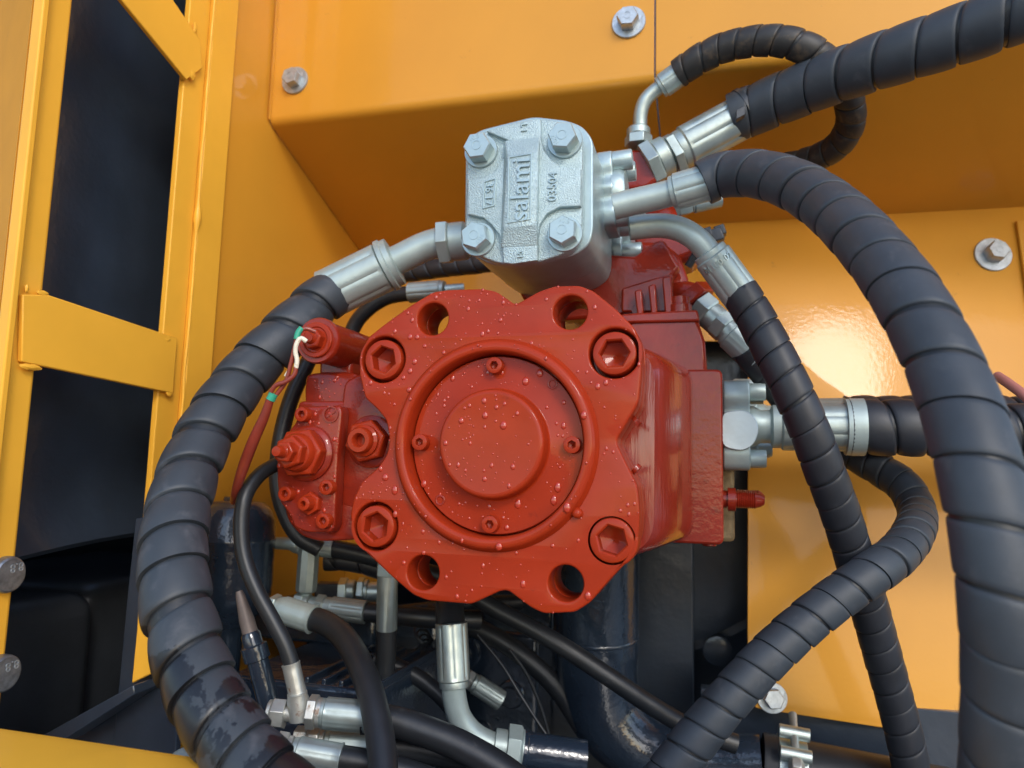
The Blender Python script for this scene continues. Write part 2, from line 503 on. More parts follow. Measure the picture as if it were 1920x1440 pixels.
def rod(root, pts, r, m, name, seg=24, straight=False, rfun=None, step=0.003):
    pa = Path(pts, step)
    return tube(MB(), pa, r, seg, rfun).build(name, m, root, 40), pa

HEXB = {}
def hex_bolt_meshes(af, h, wr, wt, mark, bm_='bolt_steel'):
    """local +Z is the head's outward axis"""
    key = (af, h, wr, wt, mark, bm_)
    if key in HEXB: return HEXB[key]
    a = MB().hexa((0, 0, 0), (0, 0, 1), af, h, wt * 0.98)
    o = a.build('hex_head', bm_, None, 30, bevel=0.0004); head = o.data
    bm = o.modifiers
    w = MB().lathe((0, 0, 0), (0, 0, 1), [(wr * 0.4, 0), (wr, 0), (wr, wt * 0.7), (wr * 0.97, wt), (wr * 0.4, wt)], 36).build('washer', bm_, None, 30)
    r = MB().lathe((0, 0, wt + h * 0.985), (0, 0, 1), [(af * 0.2, 0), (af * 0.2, 0.0005), (af * 0.16, 0.0005), (af * 0.16, 0)], 24, cap=False).build('ring', bm_, None, 30)
    res = [o.data, w.data, r.data]
    if mark:
        me = text_mesh(mark, af * 0.26, 0.0003)
        for v in me.vertices: v.co = (v.co.x, v.co.y + af * 0.33, v.co.z + wt + h)
        me.materials.append(MATS[bm_])
        me2 = me
        res.append(me2)
    for q in (o, w, r): bpy.data.objects.remove(q)
    HEXB[key] = res
    return res
def hex_bolt(name, p, axis, af, h, wr, wt, mark='', spin=0.0, parent=None, bm_='bolt_steel', **k):
    """one bolt: head > marking ring, washer, raised marks"""
    ms = hex_bolt_meshes(af, h, wr, wt, mark, bm_)
    rot = axis_rot(axis, spin)
    if parent is None:
        root = thing(name, p, **k); holder = root
        hd = instance(ms[0], 'hex_head', root, p, rot)
    else:
        root = None
        hd = instance(ms[0], name, parent, p, rot, **k); holder = parent
    def sub(me, nm, par):
        o = bpy.data.objects.new(nm, me); COL.objects.link(o); o.parent = par
        if par is hd: o.matrix_local = Matrix.Identity(4)
        else: o.matrix_local = Matrix.Translation(Vector(p) - org(par)) @ rot.to_4x4()
        return o
    sub(ms[1], 'washer', hd if parent is not None else root)
    sub(ms[2], 'head_ring', hd)
    if len(ms) > 3: sub(ms[3], 'head_marking', hd)
    return root or hd

def socket_mesh(R, h, af, depth, m, cham=0.12):
    """cap screw with a hexagon socket, local +Z outwards"""
    n = 36
    def ring(r, z): return [Vector((r * math.cos(2 * PI * i / n), r * math.sin(2 * PI * i / n), z)) for i in range(n)]
    def hexring(a, z):
        out = []
        for i in range(n):
            t = 2 * PI * i / n
            k = (t + PI / 6) % (PI / 3) - PI / 6
            out.append(Vector((a / 2 / math.cos(k) * math.cos(t), a / 2 / math.cos(k) * math.sin(t), z)))
        return out
    c = cham * R
    rows = [ring(R, 0), ring(R, h - c), ring(R - c * 0.3, h - c * 0.3), ring(R - c, h), hexring(af * 1.12, h), hexring(af, h - af * 0.06), hexring(af, h - depth), ring(af * 0.18, h - depth - af * 0.12), ring(0.0002, h - depth - af * 0.2)]
    o = MB().grid(rows, True).build('screw', m, None, 32)
    me = o.data
    bpy.data.objects.remove(o)
    return me
# ================================================================= the setting: painted sheet-metal compartment
XL, YB, YU = -0.335, 0.42, 0.18
ZU, ZB = 0.371, 0.288

def bent_sheet(name, x0, x1, zu, ends, label, yu=YU):
    """front face hanging down, bent back into the sloping underside, 3 mm sheet"""
    loops = []
    for x, (yb, zb) in zip((x0, x1), ends):
        loops.append([Vector((x, y, z)) for (y, z) in bent_section(yu, zu, yb, zb)])
    return MB().loft(loops).build(name, 'paint_yellow', None, 40, bevel=0.0008, label=label, category='panel', kind='structure')
def bent_section(yu, zu, yb, zb):
    sec = [(yu, 0.95)]
    a = Vector((yu, 0.95)); b = Vector((yu, zu)); c = Vector((yb + 0.02, zb - 0.02 * (zu - zb) / (yb - yu)))
    d0 = (a - b).normalized(); d1 = (c - b).normalized(); r = 0.009
    for i in range(9):
        u = i / 8
        q = (1 - u) ** 2 * (b + d0 * r) + 2 * u * (1 - u) * b + u * u * (b + d1 * r)
        sec.append((q.x, q.y))
    sec.append((c.x, c.y))
    th = 0.003
    back = []
    for i, (y, z) in enumerate(sec):
        p = Vector(sec[max(i - 1, 0)]); q = Vector(sec[min(i + 1, len(sec) - 1)])
        t = (q - p).normalized(); nrm = Vector((-t.y, t.x))
        if nrm.x < 0 and i < 4: nrm = -nrm
        if i >= 4 and nrm.y < 0: nrm = -nrm
        back.append((y + nrm.x * th, z + nrm.y * th))
    return sec + back[::-1]
xs = PY(1228, 70, YU).x
bent_sheet('wall_upper', XL + 0.001, xs - 0.0008, ZU, ((YB, ZB), (YB, ZB)), 'glossy yellow bent sheet above the silver pump, its underside in shade')
bent_sheet('wall_upper', xs + 0.0008, 0.80, ZU + 0.003, ((0.384, 0.2900), (0.495, 0.319)), 'glossy yellow bent sheet with a bright sky reflection above the hoses', YU - 0.0012)
# joggled edge strip on the left end of the upper sheet
e0 = PY(516, 120, YU).x; e1 = PY(537, 120, YU).x
MB().box((XL + 0.003, YU - 0.0055, ZU + 0.002), (e0, YU - 0.0008, 0.94)).build('wall_edge_strip', 'paint_yellow', None, 30, bevel=0.0015, bseg=3,
    label='narrow yellow folded edge strip at the corner beside the upper sheet', category='panel', kind='structure')

# left side wall, facing +X
yl0 = PX(432, 150, XL).y
MB().box((XL - 0.004, yl0 - 0.02, PY(600, 1178, YB).z), (XL, YB + 0.003, 0.95)).build('wall_left', 'paint_yellow', None, 30, bevel=0.0006,
    label='flat yellow side wall behind the thick wrapped hose', category='panel', kind='structure')
# back wall, left of the engine opening
_x1 = PY(735, 1080, YB).x; _z1 = PY(700, 1133, YB).z; _z2 = PY(900, 960, YB).z
plate('wall_back', 'paint_yellow', None, [(XL + 0.001, _z1), (_x1, _z1), (_x1, _z2), (0.02, _z2), (0.02, ZB + 0.03), (XL + 0.001, ZB + 0.03)], YB, 0.004, bevel=0.0004, smooth=30,
    label='yellow back wall seen through the gaps left of the red pump', category='panel', kind='structure')
# tilted panel right of the opening
TLT = math.radians(8.0)
PO = Vector((0, 0.3684, ZB + 0.004)); YAW = math.radians(9.0)
PEX = Vector((math.cos(YAW), math.sin(YAW), 0))
PNR = Vector((math.sin(YAW) * math.cos(TLT), -math.cos(YAW) * math.cos(TLT), math.sin(TLT))); PDN = PEX.cross(PNR)
if PDN.z > 0: PDN = -PDN
def PP(px, py, off=0.0):
    r = Vector(ray(px, py)); c = Vector(CAM); o = PO + PNR * off
    return c + r * ((o - c).dot(PNR) / r.dot(PNR))
def pp2(px, py):
    p = PP(px, py) - PO
    return (p.dot(PEX), -p.dot(PDN))
ol = [(0.0, 0.01), (0.80, 0.03), (0.80, pp2(1405, 1326)[1] + (pp2(1810, 1388)[1] - pp2(1405, 1326)[1]) / (pp2(1810, 1388)[0] - pp2(1405, 1326)[0]) * (0.80 - pp2(1405, 1326)[0])), pp2(1405, 1326), pp2(1402, 1200), pp2(1403, 640), (0.0, pp2(1403, 640)[1])]
ol = fillet(ol, 0.012, 5)
frame_plate('wall_back', 'paint_yellow', None, ol, PO, PEX, -PDN, 0.003, bevel=0.0006,
    label='glossy yellow back panel with bright reflections right of the red pump', category='panel', kind='structure')
# fold of the neighbouring panel at the far right
xr = (PP(1912, 500) - PO).dot(PEX)
MB().obox(PO + PEX * (xr + 0.03) + PDN * 0.3 + PNR * 0.003, PEX, PDN, PNR, 0.029, 0.296, 0.0022).build('wall_edge_strip', 'paint_yellow', None, 30, bevel=0.0008,
    label='yellow panel edge at the far right behind the nearest wrapped hose', category='panel', kind='structure')
# dark engine bay behind and below
MB().box((-0.9, YB + 0.32, -0.8), (0.9, YB + 0.33, 0.95)).build('wall_engine_bay', 'paint_navy', None, 30,
    label='dark navy bulkhead deep inside the engine bay', category='panel', kind='structure')
MB().box((-0.9, -0.10, -0.40), (0.9, YB + 0.319, -0.385)).build('floor', 'paint_navy', None, 30,
    label='dark navy floor of the engine bay under the hoses', category='floor', kind='structure')
zl = PP(1600, 1360).z
MB().box((0.14, YB - 0.075, -0.384), (0.80, YB - 0.060, zl + 0.02)).build('wall_lower', 'paint_navy', None, 30, bevel=0.001,
    label='dark navy sill plate under the yellow back panel', category='panel', kind='structure')

MB().box((-30, -30, -1.45), (30, 30, -1.40)).build('ground', 'concrete', None, 30, label='damp grey concrete ground out of view, added to bounce light into the bay', category='ground', kind='structure')  # unseen ground sheet, added so light bounces up into the bay
MB().box((XL - 0.42, PX(75, 0, XL + 0.002).y + 0.25, -0.384), (XL - 0.41, YB + 0.31, 0.94)).build('wall_engine_bay', 'paint_navy', None, 30,
    label='dark navy outer wall of the bay behind the plastic tanks', category='panel', kind='structure')
# bolts in the panels
G_B = 'zinc hex bolts in the yellow panels'
def wall_bolt(p, nrm, k, label, spin=0.0, af=0.019, wr=0.017, mark=''):
    hex_bolt('hex_bolt', p, nrm, af * k, 0.0115 * k, wr * k, 0.0026, mark, spin, None, label=label, category='bolt', group=G_B)
wall_bolt(PY(1179, 43, YU - 0.0002), (0, -1, 0), 1.0, 'zinc hex bolt with washer high on the yellow sheet beside the seam', 0.2)
wall_bolt(PY(554, 152, YU - 0.0002), (0, -1, 0), 0.95, 'zinc hex bolt with washer at the left end of the upper yellow sheet', 0.5)
wall_bolt(PP(1861, 478, 0.0002), PNR, 1.22, 'zinc hex bolt with wide washer beside the nearest wrapped hose', 0.1, 0.017)
wall_bolt(PP(1447, 1308, 0.0002), PNR, 1.0, 'dull hex bolt in the bottom corner of the yellow panel behind the crossing hose', 0.35, 0.018, 0.0155)

# ================================================================= yellow door frame on the left
XF = XL + 0.002
fr = thing('door_frame', PX(25, 1370, XF), 'yellow welded steel door frame with cross bars at the left edge', 'frame')
yA = PX(75, 0, XF).y; yB_ = PX(136, 0, XF).y
ymid = PX(50, 690, XF)
# front post: box section
zt, zb_ = 1.3, PX(25, 1368, XF).z - 0.03
yA2 = PX(20, 1370, XF).y
MB().loft([[Vector((XF - 0.40, yA + 0.207, z)), Vector((XF, yA, z)), Vector((XF, yB_, z)), Vector((XF - 0.40, yB_ + 0.207, z))] for z in (zb_, zt)]).build('front_post', 'paint_yellow_frame', fr, 30, bevel=0.0022, bseg=3)
MB().loft([[Vector((XF - 0.005, yA - 0.0015, z)), Vector((XF - 0.40, yA + 0.203, z)), Vector((XF - 0.40, yA + 0.2065, z)), Vector((XF - 0.005, yA + 0.002, z))] for z in (zb_ + 0.004, zt - 0.004)]).build('side_plate', 'paint_yellow_shaded', fr, 30)  # added thin plate, its darker yellow paints the shade on the post's left face
# raised lip along the post corner
MB().loft([[Vector((XF - 0.004, yA - 0.002, z)), Vector((XF + 0.0070, yA - 0.003, z)), Vector((XF + 0.0070, yA + 0.003, z)), Vector((XF - 0.004, yA + 0.004, z))] for z in (zb_ + 0.02, zt)]).build('post_lip', 'paint_yellow_frame', fr, 30, bevel=0.0015, bseg=3)
# rear post: flat bar plus return
yC = PX(345, 150, XF).y; yD = PX(384, 150, XF).y; yE = PX(431, 150, XF).y
MB().box((XF - 0.006, yC, -0.30), (XF, yD, 0.62)).build('rear_post', 'paint_yellow_frame', fr, 30, bevel=0.001)
MB().box((XF - 0.004, yD + 0.001, -0.30), (XF + 0.0045, yE, 0.62)).build('rear_return', 'paint_yellow_frame', fr, 30, bevel=0.0012)
# weld seam between bar and return
rng = random.Random(3)
pts = [Vector((XF + 0.0035 + rng.uniform(-.0005, .0005), yD + rng.uniform(-.0006, .0006), z / 1000.0)) for z in range(-290, 610, 30)]
pa = Path(pts, 0.004)
tube(MB(), pa, 0.002, 10, lambda s, L: 0.0014 + 0.0002 * math.sin(s * 190) + 0.0024 * math.exp(-(((s % 0.31) - 0.2) / 0.012) ** 2)).build('weld_seam', 'paint_yellow_frame', fr, 60)
# cross bar
def on_f(px, py, dx=0.0): return PX(px, py, XF + dx)
cb = [on_f(44, 549, .005), on_f(90, 549, .005), on_f(332, 633, .005), on_f(327, 742, .005), on_f(50, 690, .005)]
MB().prism([on_f(43, 552, .005), on_f(92, 553, .005), on_f(333, 634, .005), on_f(325, 738, .005), on_f(72, 685, .005), on_f(41, 678, .005)], (-0.0045, 0, 0)).build('cross_bar', 'paint_yellow_frame', fr, 30, bevel=0.0009)
# diagonal brace
MB().prism([on_f(190, -40, .005), on_f(228, 0, .005), on_f(350, 150, .005), on_f(380, 128, .005), on_f(376, 75, .005), on_f(325, 0, .005), on_f(290, -40, .005)], (-0.0045, 0, 0)).build('brace', 'paint_yellow_frame', fr, 30, bevel=0.0009)
# weld blobs
def blob(px, py, r, sc=(1, 1, 1)):
    mb = MB().sphere(on_f(px, py, .004), r, 12, 8, sc)
    rg = random.Random(px)
    for v in mb.v: v += Vector((rg.uniform(-1, 1), rg.uniform(-1, 1), rg.uniform(-1, 1))) * r * 0.12
    mb.build('weld_bead', 'paint_yellow_frame', fr, 60)
for (px, py, r, sc) in [(58, 688, .0046, (.30, 2.1, .5)), (80, 550, .0034, (.30, 1.6, .6)), (312, 636, .0042, (.30, 1.2, .8)), (318, 738, .0036, (.30, 1.3, .7)), (360, 140, .0048, (.30, 1.1, 1)), (366, 52, .0032, (.30, .8, 1.7)), (50, 541, .0024, (.5, .7, 1.3))]:
    blob(px, py, r, sc)
# big flanged bolts on the post
G_F = 'dark flanged bolts on the yellow door post'
for (px, py, r, lab) in [(8, 1077, 0.0130, 'dark round headed bolt marked 8.8 on the door post, upper of two'), (-1, 1262, 0.0130, 'dark round headed bolt marked 8.8 on the door post, lower of two')]:
    p = PX(px, py, XF + 0.0002)
    b = thing('flange_bolt', p, lab, 'bolt', G_F)
    MB().lathe(p, (1, 0, 0), [(r * .5, 0), (r, 0), (r, 0.0035), (r * .96, 0.0055), (r * .86, 0.0065), (r * .3, 0.0065)], 40).build('bolt_head', 'bolt_dark', b, 30)
    text_on('head_marking', 'bolt_steel', b, '8.8', 0.009, p + Vector((0.0066, 0.004, 0.005)), (0, -1, -0.1), (0, 0.1, -1), 0.0003)
# yellow sill rail across the bottom left
ps = PY(0, 1363, yA - 0.002)
MB().loft([[Vector((x, yA - 0.003, ps.z)), Vector((x, yA - 0.012, ps.z + 0.001)), Vector((x, yA - 0.09, ps.z - 0.006)), Vector((x, yA - 0.10, ps.z - 0.02)), Vector((x, yA - 0.10, ps.z - 0.12)), Vector((x, yA - 0.003, ps.z - 0.12))] for x in (-0.75, 0.25)]).build(
    'sill_rail', 'paint_yellow_frame', None, 40, bevel=0.002, bseg=3, label='yellow sill rail crossing the bottom left corner', category='rail')

# ---- behind the frame opening
XN = XL - 0.07
zl0 = PX(100, 1050, XN).z
nv = thing('inner_panel', (XN, 0.2, zl0), 'dark navy inner panel with a curved lower lip behind the door frame', 'panel')
rows = []
for i in range(25):
    y = -0.055 + 0.75 * i / 24
    dz = 0.020 * math.cos((y - 0.12) * 7.0) if abs(y - 0.12) < 0.45 else -0.02
    rows.append([Vector((XN, y, 0.9)), Vector((XN, y, zl0 + dz + 0.045)), Vector((XN + 0.004, y, zl0 + dz + 0.030)), Vector((XN + 0.012, y, zl0 + dz + 0.014)), Vector((XN + 0.018, y, zl0 + dz)), Vector((XN + 0.015, y, zl0 + dz - 0.004)), Vector((XN - 0.004, y, zl0 + dz + 0.022)), Vector((XN - 0.006, y, 0.9))])
MB().grid(rows, True, True, True).build('sheet', 'paint_navy', nv, 50)
def tankbox(name, a, b, r, label):
    ax, ay, az = a; bx, by, bz = b
    lo = fillet([(ay, az), (by, az), (by, bz), (ay, bz)], r, 6)
    t = thing(name, (ax, ay, az), label, 'tank')
    frame_plate('shell', 'black_plastic', t, lo, (bx, 0, 0), (0, 1, 0), (0, 0, 1), bx - ax, bevel=min(0.02, (bx - ax) * .4))
    return t
pt = PX(200, 1100, XL - 0.16)
p1 = PX(60, 1105, XL - 0.13); p2 = PX(195, 1290, XL - 0.16)
t = tankbox('plastic_tank', (XL - 0.36, -0.035, -0.385), (XL - 0.10, p1.y + 0.055, p1.z - 0.006), 0.03, 'black plastic tank low in the bay beside the door post')
tankbox('plastic_tank', (XL - 0.36, p1.y + 0.060, -0.385), (XL - 0.125, p1.y + 0.33, p1.z - 0.004), 0.03, 'larger black plastic tank under the curved navy lip')
# navy bracket with a small yellow plate, and the sloping rail
br = thing('bracket', PD(250, 1440, 0.66), 'dark navy upright bracket beside the thick wrapped hose', 'bracket')
y0 = PD(262, 1000, 0.62).y
def bpoly(pts): return [PY(a, b, y0) for a, b in pts]
MB().prism(bpoly([(254, 972), (330, 960), (330, 1470), (205, 1470), (238, 1120)]), (0, 0.006, 0)).build('upright', 'paint_navy', br, 30, bevel=0.001)
MB().prism([PY(a, b, y0 - 0.03) for a, b in [(62, 1385), (78, 1380), (250, 1284), (252, 1302), (98, 1402)]], (0, 0.03, 0)).build('sloping_rail', 'paint_navy', br, 30, bevel=0.001)
MB().prism([PY(a, b, y0 + 0.004) for a, b in [(70, 1400), (250, 1300), (250, 1500), (70, 1500)]], (0, 0.004, 0)).build('gusset', 'paint_navy', br, 30, bevel=0.001)
yp = thing('edge_plate', PY(250, 1280, y0 - 0.012), 'small yellow plate edge beside the navy bracket and thick hose', 'plate')
MB().prism([PY(a, b, y0 - 0.012) for a, b in [(262, 1070), (256, 1180), (246, 1282), (330, 1240), (330, 1060)]], (0, 0.005, 0)).build('plate_face', 'paint_yellow_frame', yp, 30, bevel=0.0012)

# ---- engine parts under and behind the pump
en = thing('engine_housing', (0.1, 0.5, -0.385), 'dark navy engine housing behind the opening right of the red pump', 'engine')
zc = PY(1300, 1238, 0.44).z
MB().lathe((0.02, 0.44, 0.06), (0, 1, 0), [(0.02, 0), (abs(zc - 0.06) * 0.9, 0), (abs(zc - 0.06), 0.006), (abs(zc - 0.06), 0.22), (0.02, 0.22)], 72).build('bell_housing', 'paint_navy', en, 35)
MB().lathe((0.02, 0.47, 0.06), (0, 1, 0), [(0.02, 0), (abs(zc - 0.06) + 0.014, 0), (abs(zc - 0.06) + 0.014, 0.19), (0.02, 0.19)], 72).build('rim', 'paint_navy', en, 35)
pq = PY(1345, 1218, 0.446)
MB().lathe(pq, (0, -1, 0), [(0.017, 0), (0.017, 0.008), (0.013, 0.009), (0.002, 0.009)], 28).build('plug', 'paint_navy', en, 35)
rr = PY(1195, 1100, 0.36)
MB().box((rr.x - 0.004, 0.35, -0.384), (rr.x, 0.372, 0.10)).build('upright_rib', 'paint_navy', en, 30, bevel=0.001)
MB().box((-0.12, 0.425, -0.384), (0.13, 0.439, -0.10)).build('crankcase', 'paint_navy', en, 30, bevel=0.002)
# finned block low on the left
fb = PD(620, 1240, 0.70)
bl = thing('valve_block', (fb.x, fb.y, -0.385), 'dark navy ribbed casting under the hoses at bottom left', 'engine part')
def bx(px0, py0, px1, py1, y, dy, nm, bev=0.004):
    a = PY(px0, py1, y); b = PY(px1, py0, y)
    return MB().box((min(a.x, b.x), y, min(a.z, b.z)), (max(a.x, b.x), y + dy, max(a.z, b.z))).build(nm, 'paint_navy_wet', bl, 30, bevel=bev)
zt_ = PY(640, 1290, 0.06).z
MB().box((PY(420, 1290, 0.06).x, 0.06, -0.384), (PY(700, 1290, 0.06).x, 0.30, zt_)).build('casting', 'paint_navy_wet', bl, 30, bevel=0.004)
for i in range(5):
    x = PY(575 + i * 32, 1270, 0.07).x
    MB().box((x, 0.066, zt_ - 0.003), (x + 0.004, 0.20, zt_ + 0.004)).build('rib', 'paint_navy_wet', bl, 30, bevel=0.001)
MB().box((PY(400, 1200, 0.2).x, 0.2, zt_ - 0.002), (PY(700, 1200, 0.2).x, 0.30, zt_ + 0.03)).build('step', 'paint_navy_wet', bl, 30, bevel=0.004)

# dark machinery deep under the pump
mc = thing('engine_casting', (-0.05, 0.30, -0.385), 'dark wet engine casting with bosses deep under the red flange', 'engine part')
for (px0, py0, px1, py1, y, dy) in [(690, 1165, 820, 1330, 0.26, 0.10), (815, 1190, 1010, 1420, 0.34, 0.08), (560, 1180, 690, 1230, 0.33, 0.06), (900, 1130, 1040, 1200, 0.36, 0.05)]:
    a = PY(px0, py1, y); b = PY(px1, py0, y)
    MB().box((a.x, y, a.z), (b.x, y + dy, b.z)).build('casting_block', 'paint_navy_wet', mc, 30, bevel=0.006, bseg=3)
for (px, py, r_, y) in [(760, 1215, .012, .26), (870, 1225, .02, .34), (960, 1300, .016, .34), (735, 1285, .009, .26), (800, 1260, .007, .26), (905, 1370, .012, .34)]:
    p = PY(px, py, y)
    MB().lathe((p.x, y + 0.001, p.z), (0, -1, 0), [(r_, 0), (r_, 0.006), (r_ * .9, 0.008), (r_ * .6, 0.008), (r_ * .55, 0.014), (r_ * .1, 0.014)], 24).build('boss', 'paint_navy_wet', mc, 35)
for i in range(6):
    p = PY(790 + i * 5, 1190 + i * 9, 0.245)
    MB().lathe(p, (0.6, -0.2, 0.5), [(0.010, 0), (0.012, 0.0012), (0.010, 0.0024)], 20, cap=False).build('bellows_rib', 'rubber_hose', mc, 60)

# ---- accumulator / filter canister left of the pump
c0 = PD(440, 1040, 0.72)
rC = 72 / FPX * 0.72
cn = thing('canister', (c0.x, c0.y, c0.z - 0.09), 'dark blue glossy canister behind the thick wrapped hose', 'canister')
zt0 = PD(440, 938, 0.72).z; zb0 = PD(440, 1170, 0.72).z
H = zt0 - zb0
MB().lathe((c0.x, c0.y, zb0), (0, 0, 1), [(rC * .30, -0.05), (rC * .34, -0.01), (rC * .45, 0.0), (rC * .85, H * .14), (rC * .97, H * .24), (rC, H * .34), (rC, H * .66), (rC * 1.012, H * .67), (rC * 1.012, H * .69), (rC, H * .70), (rC * .97, H * .84), (rC * .86, H * .93), (rC * .66, H * .985), (rC * .3, H)], 48).build('shell', 'paint_navy_wet', cn, 50)
MB().hexa((c0.x - 0.004, c0.y, zt0 - 0.001), (0, 0, 1), 0.018, 0.004).build('top_plug', 'paint_navy_wet', cn, 30, bevel=0.0006)

# ---- big blue suction elbow
dE = 0.78
RE = 80 / FPX * dE
e = [PD(1117, 1000, dE), PD(1117, 1180, dE), PD(1118, 1260, dE), PD(1140, 1345, dE - .005), PD(1205, 1405, dE - .015), PD(1300, 1425, dE - .03), PD(1430, 1430, dE - .05)]
el = thing('suction_pipe', PD(1117, 1440, dE), 'large dark blue elbow pipe with wet highlight under the red pump', 'pipe')
pa = Path(e, 0.004)
def rE(s, L): return RE * (1.0 - 0.42 * max(0, min(1, (s - 0.12) / (L - 0.16))))
tube(MB(), pa, RE, 40, rE).build('elbow', 'paint_navy_wet', el, 60)
k = 30
MB().lathe(pa.at(0.105) - pa.t[26] * 0.002, pa.t[26], [(RE * 1.0, 0), (RE * 1.015, 0.001), (RE * 1.015, 0.003), (RE * 1.0, 0.004)], 40, cap=False).build('weld_ring', 'paint_navy_wet', el, 60)
# rubber sleeve and T-bolt clamp at its end
sl0, sl1 = PD(1420, 1432, dE - .05), PD(1760, 1500, dE - .09)
ax = (sl1 - sl0).normalized()
rs = RE * 0.60
sv = thing('rubber_sleeve', sl0, 'black rubber sleeve on the end of the dark blue elbow pipe', 'hose')
MB().lathe(sl0 + ax * 0.004, ax, [(rs * .8, 0), (rs * 1.08, 0.0), (rs * 1.1, 0.003), (rs * 1.1, 0.17), (rs * .8, 0.17)], 40).build('sleeve', 'rubber_hose', sv, 40)
cl = thing('hose_clamp', sl0, 'steel T-bolt hose clamp with rusty nut on the rubber sleeve', 'clamp')
cp = sl0 + ax * 0.030
MB().lathe(cp - ax * 0.013, ax, [(rs * 1.09, 0), (rs * 1.16, 0), (rs * 1.16, 0.026), (rs * 1.09, 0.026)], 48, cap=False).build('band', 'zinc_bright', cl, 30, bevel=0.0005)
up = Vector((0.05, -0.55, 0.83)).normalized()
up = (up - ax * up.dot(ax)).normalized(); sd = ax.cross(up)
t0 = cp + up * rs * 1.2
for s in (-1, 1):
    MB().lathe(t0 + sd * (s * 0.012) - ax * 0.014 + up * 0.006, ax, [(0.0015, 0), (0.0062, 0), (0.0062, 0.028), (0.0015, 0.028)], 20).build('trunnion', 'zinc_bright', cl, 30, bevel=0.0005)
MB().lathe(t0 - sd * 0.034 + up * 0.006, sd, [(0.001, 0), (0.0038, 0), (0.0038, 0.066), (0.001, 0.066)], 18).build('t_bolt', 'zinc_bright', cl, 30)
MB().hexa(t0 + up * 0.006 + sd * 0.020 * (-1 if sd.z > 0 else 1), sd * (-1 if sd.z > 0 else 1), 0.013, 0.010).build('clamp_nut', 'zinc_rust', cl, 30, bevel=0.0006)
# ================================================================= the red main pump
hp = thing('hydraulic_pump', (0, 0.1, -0.12), 'large red piston pump with an eight lobed flange, wet with drops', 'pump')
FT = 0.046
out_px = [(673, 700), (676, 660), (690, 632), (720, 608), (770, 572), (812, 547), (842, 543), (905, 541), (930, 546), (966, 571),
          (1010, 546), (1040, 536), (1086, 535), (1112, 545), (1155, 580), (1190, 615), (1202, 645), (1202, 700), (1197, 755), (1157, 822), (1157, 834),
          (1195, 911), (1199, 960), (1197, 1005), (1183, 1045), (1145, 1085), (1106, 1130), (1078, 1148), (1020, 1151), (996, 1140), (952, 1107), (938, 1108),
          (884, 1133), (845, 1130), (800, 1126), (775, 1116), (737, 1084), (680, 1030), (663, 1002), (656, 967), (662, 935), (678, 903), (708, 877),
          (725, 852), (730, 825), (724, 788), (706, 766), (684, 746)]
fo = fillet(xz(out_px, 0.0), 0.003, 3)
bolts = [(718.4, 673.9), (1151.8, 662), (703.6, 987), (1147, 1013.5)]
holes = [(811, 598), (1069, 585.5), (792.7, 1073.7), (1060.6, 1093.8)]
bxz = xz(bolts, 0.0); hxz = xz(holes, 0.0)
plate('flange', 'paint_red', hp, fo, 0.0, 0.022, [circ(x, z, 0.0184, 48) for x, z in bxz] + [circ(x, z, 0.0127, 40) for x, z in hxz] + [circ(0, 0, 0.0700, 96)], bevel=0.0016)
def shrink(lp, k): return [(x * k, z * k) for x, z in lp]
plate('flange_back', 'paint_red', hp, shrink(fo, 0.999), 0.0221, FT - 0.022, [circ(x, z, 0.0127, 40) for x, z in hxz], bevel=0.001)
sm_ = socket_mesh(0.0158, 0.0228, 0.0185, 0.012, 'paint_red')
for i, (x, z) in enumerate(bxz):
    instance(sm_, 'socket_bolt', hp, (x, 0.0222, z), axis_rot((0, -1, 0), 0.2 + i * 0.37))
# pilot ring
MB().lathe((0, 0.004, 0), (0, -1, 0), [(0.0788, 0), (0.0788, 0.0042), (0.0776, 0.0052), (0.0768, 0.0085), (0.0755, 0.0108), (0.0735, 0.0118), (0.0700, 0.0118), (0.0686, 0.0108), (0.0678, 0.006), (0.0676, -0.012)], 128, cap=False).build('pilot_ring', 'paint_red', hp, 60)
# end cover disc with boss
MB().lathe((0, 0.0080, 0), (0, -1, 0), [(0.0001, -0.010), (0.0666, -0.010), (0.0666, 0.0008), (0.0658, 0.0018), (0.0425, 0.0018), (0.0410, 0.0026), (0.0405, 0.0045), (0.0402, 0.0138), (0.0394, 0.0160), (0.0378, 0.0170), (0.0362, 0.0168), (0.0001, 0.0169)], 128, cap=False).build('end_cover', 'paint_red', hp, 50)
ss_ = socket_mesh(0.0063, 0.0075, 0.0055, 0.005, 'paint_red')
for (px, py) in [(926, 676), (782, 829), (1074, 834), (917, 993)]:
    p = PY(px, py, -0.001)
    a = math.atan2(p.z, p.x); R_ = 0.0588
    instance(ss_, 'cover_screw', hp, (R_ * math.cos(a), 0.0063, R_ * math.sin(a)), axis_rot((0, -1, 0), a))
for (px, py) in [(1036, 720), (825, 938)]:
    p = PY(px, py, 0.006)
    MB().lathe((p.x, 0.00615, p.z), (0, -1, 0), [(0.0034, 0), (0.0040, 0.0004), (0.0034, 0.0007), (0.0024, 0.0004), (0.0022, -0.0003), (0.0001, -0.0003)], 24, cap=False).build('jack_hole', 'paint_red_cast', hp, 60)
MB().lathe((PY(1083, 962, 0).x, 0.0, PY(1083, 962, 0).z), (0, -1, 0), [(0.004, -0.001), (0.0036, 0.004), (0.002, 0.0052), (0.0002, 0.0055)], 14).build('paint_run', 'paint_red', hp, 60)

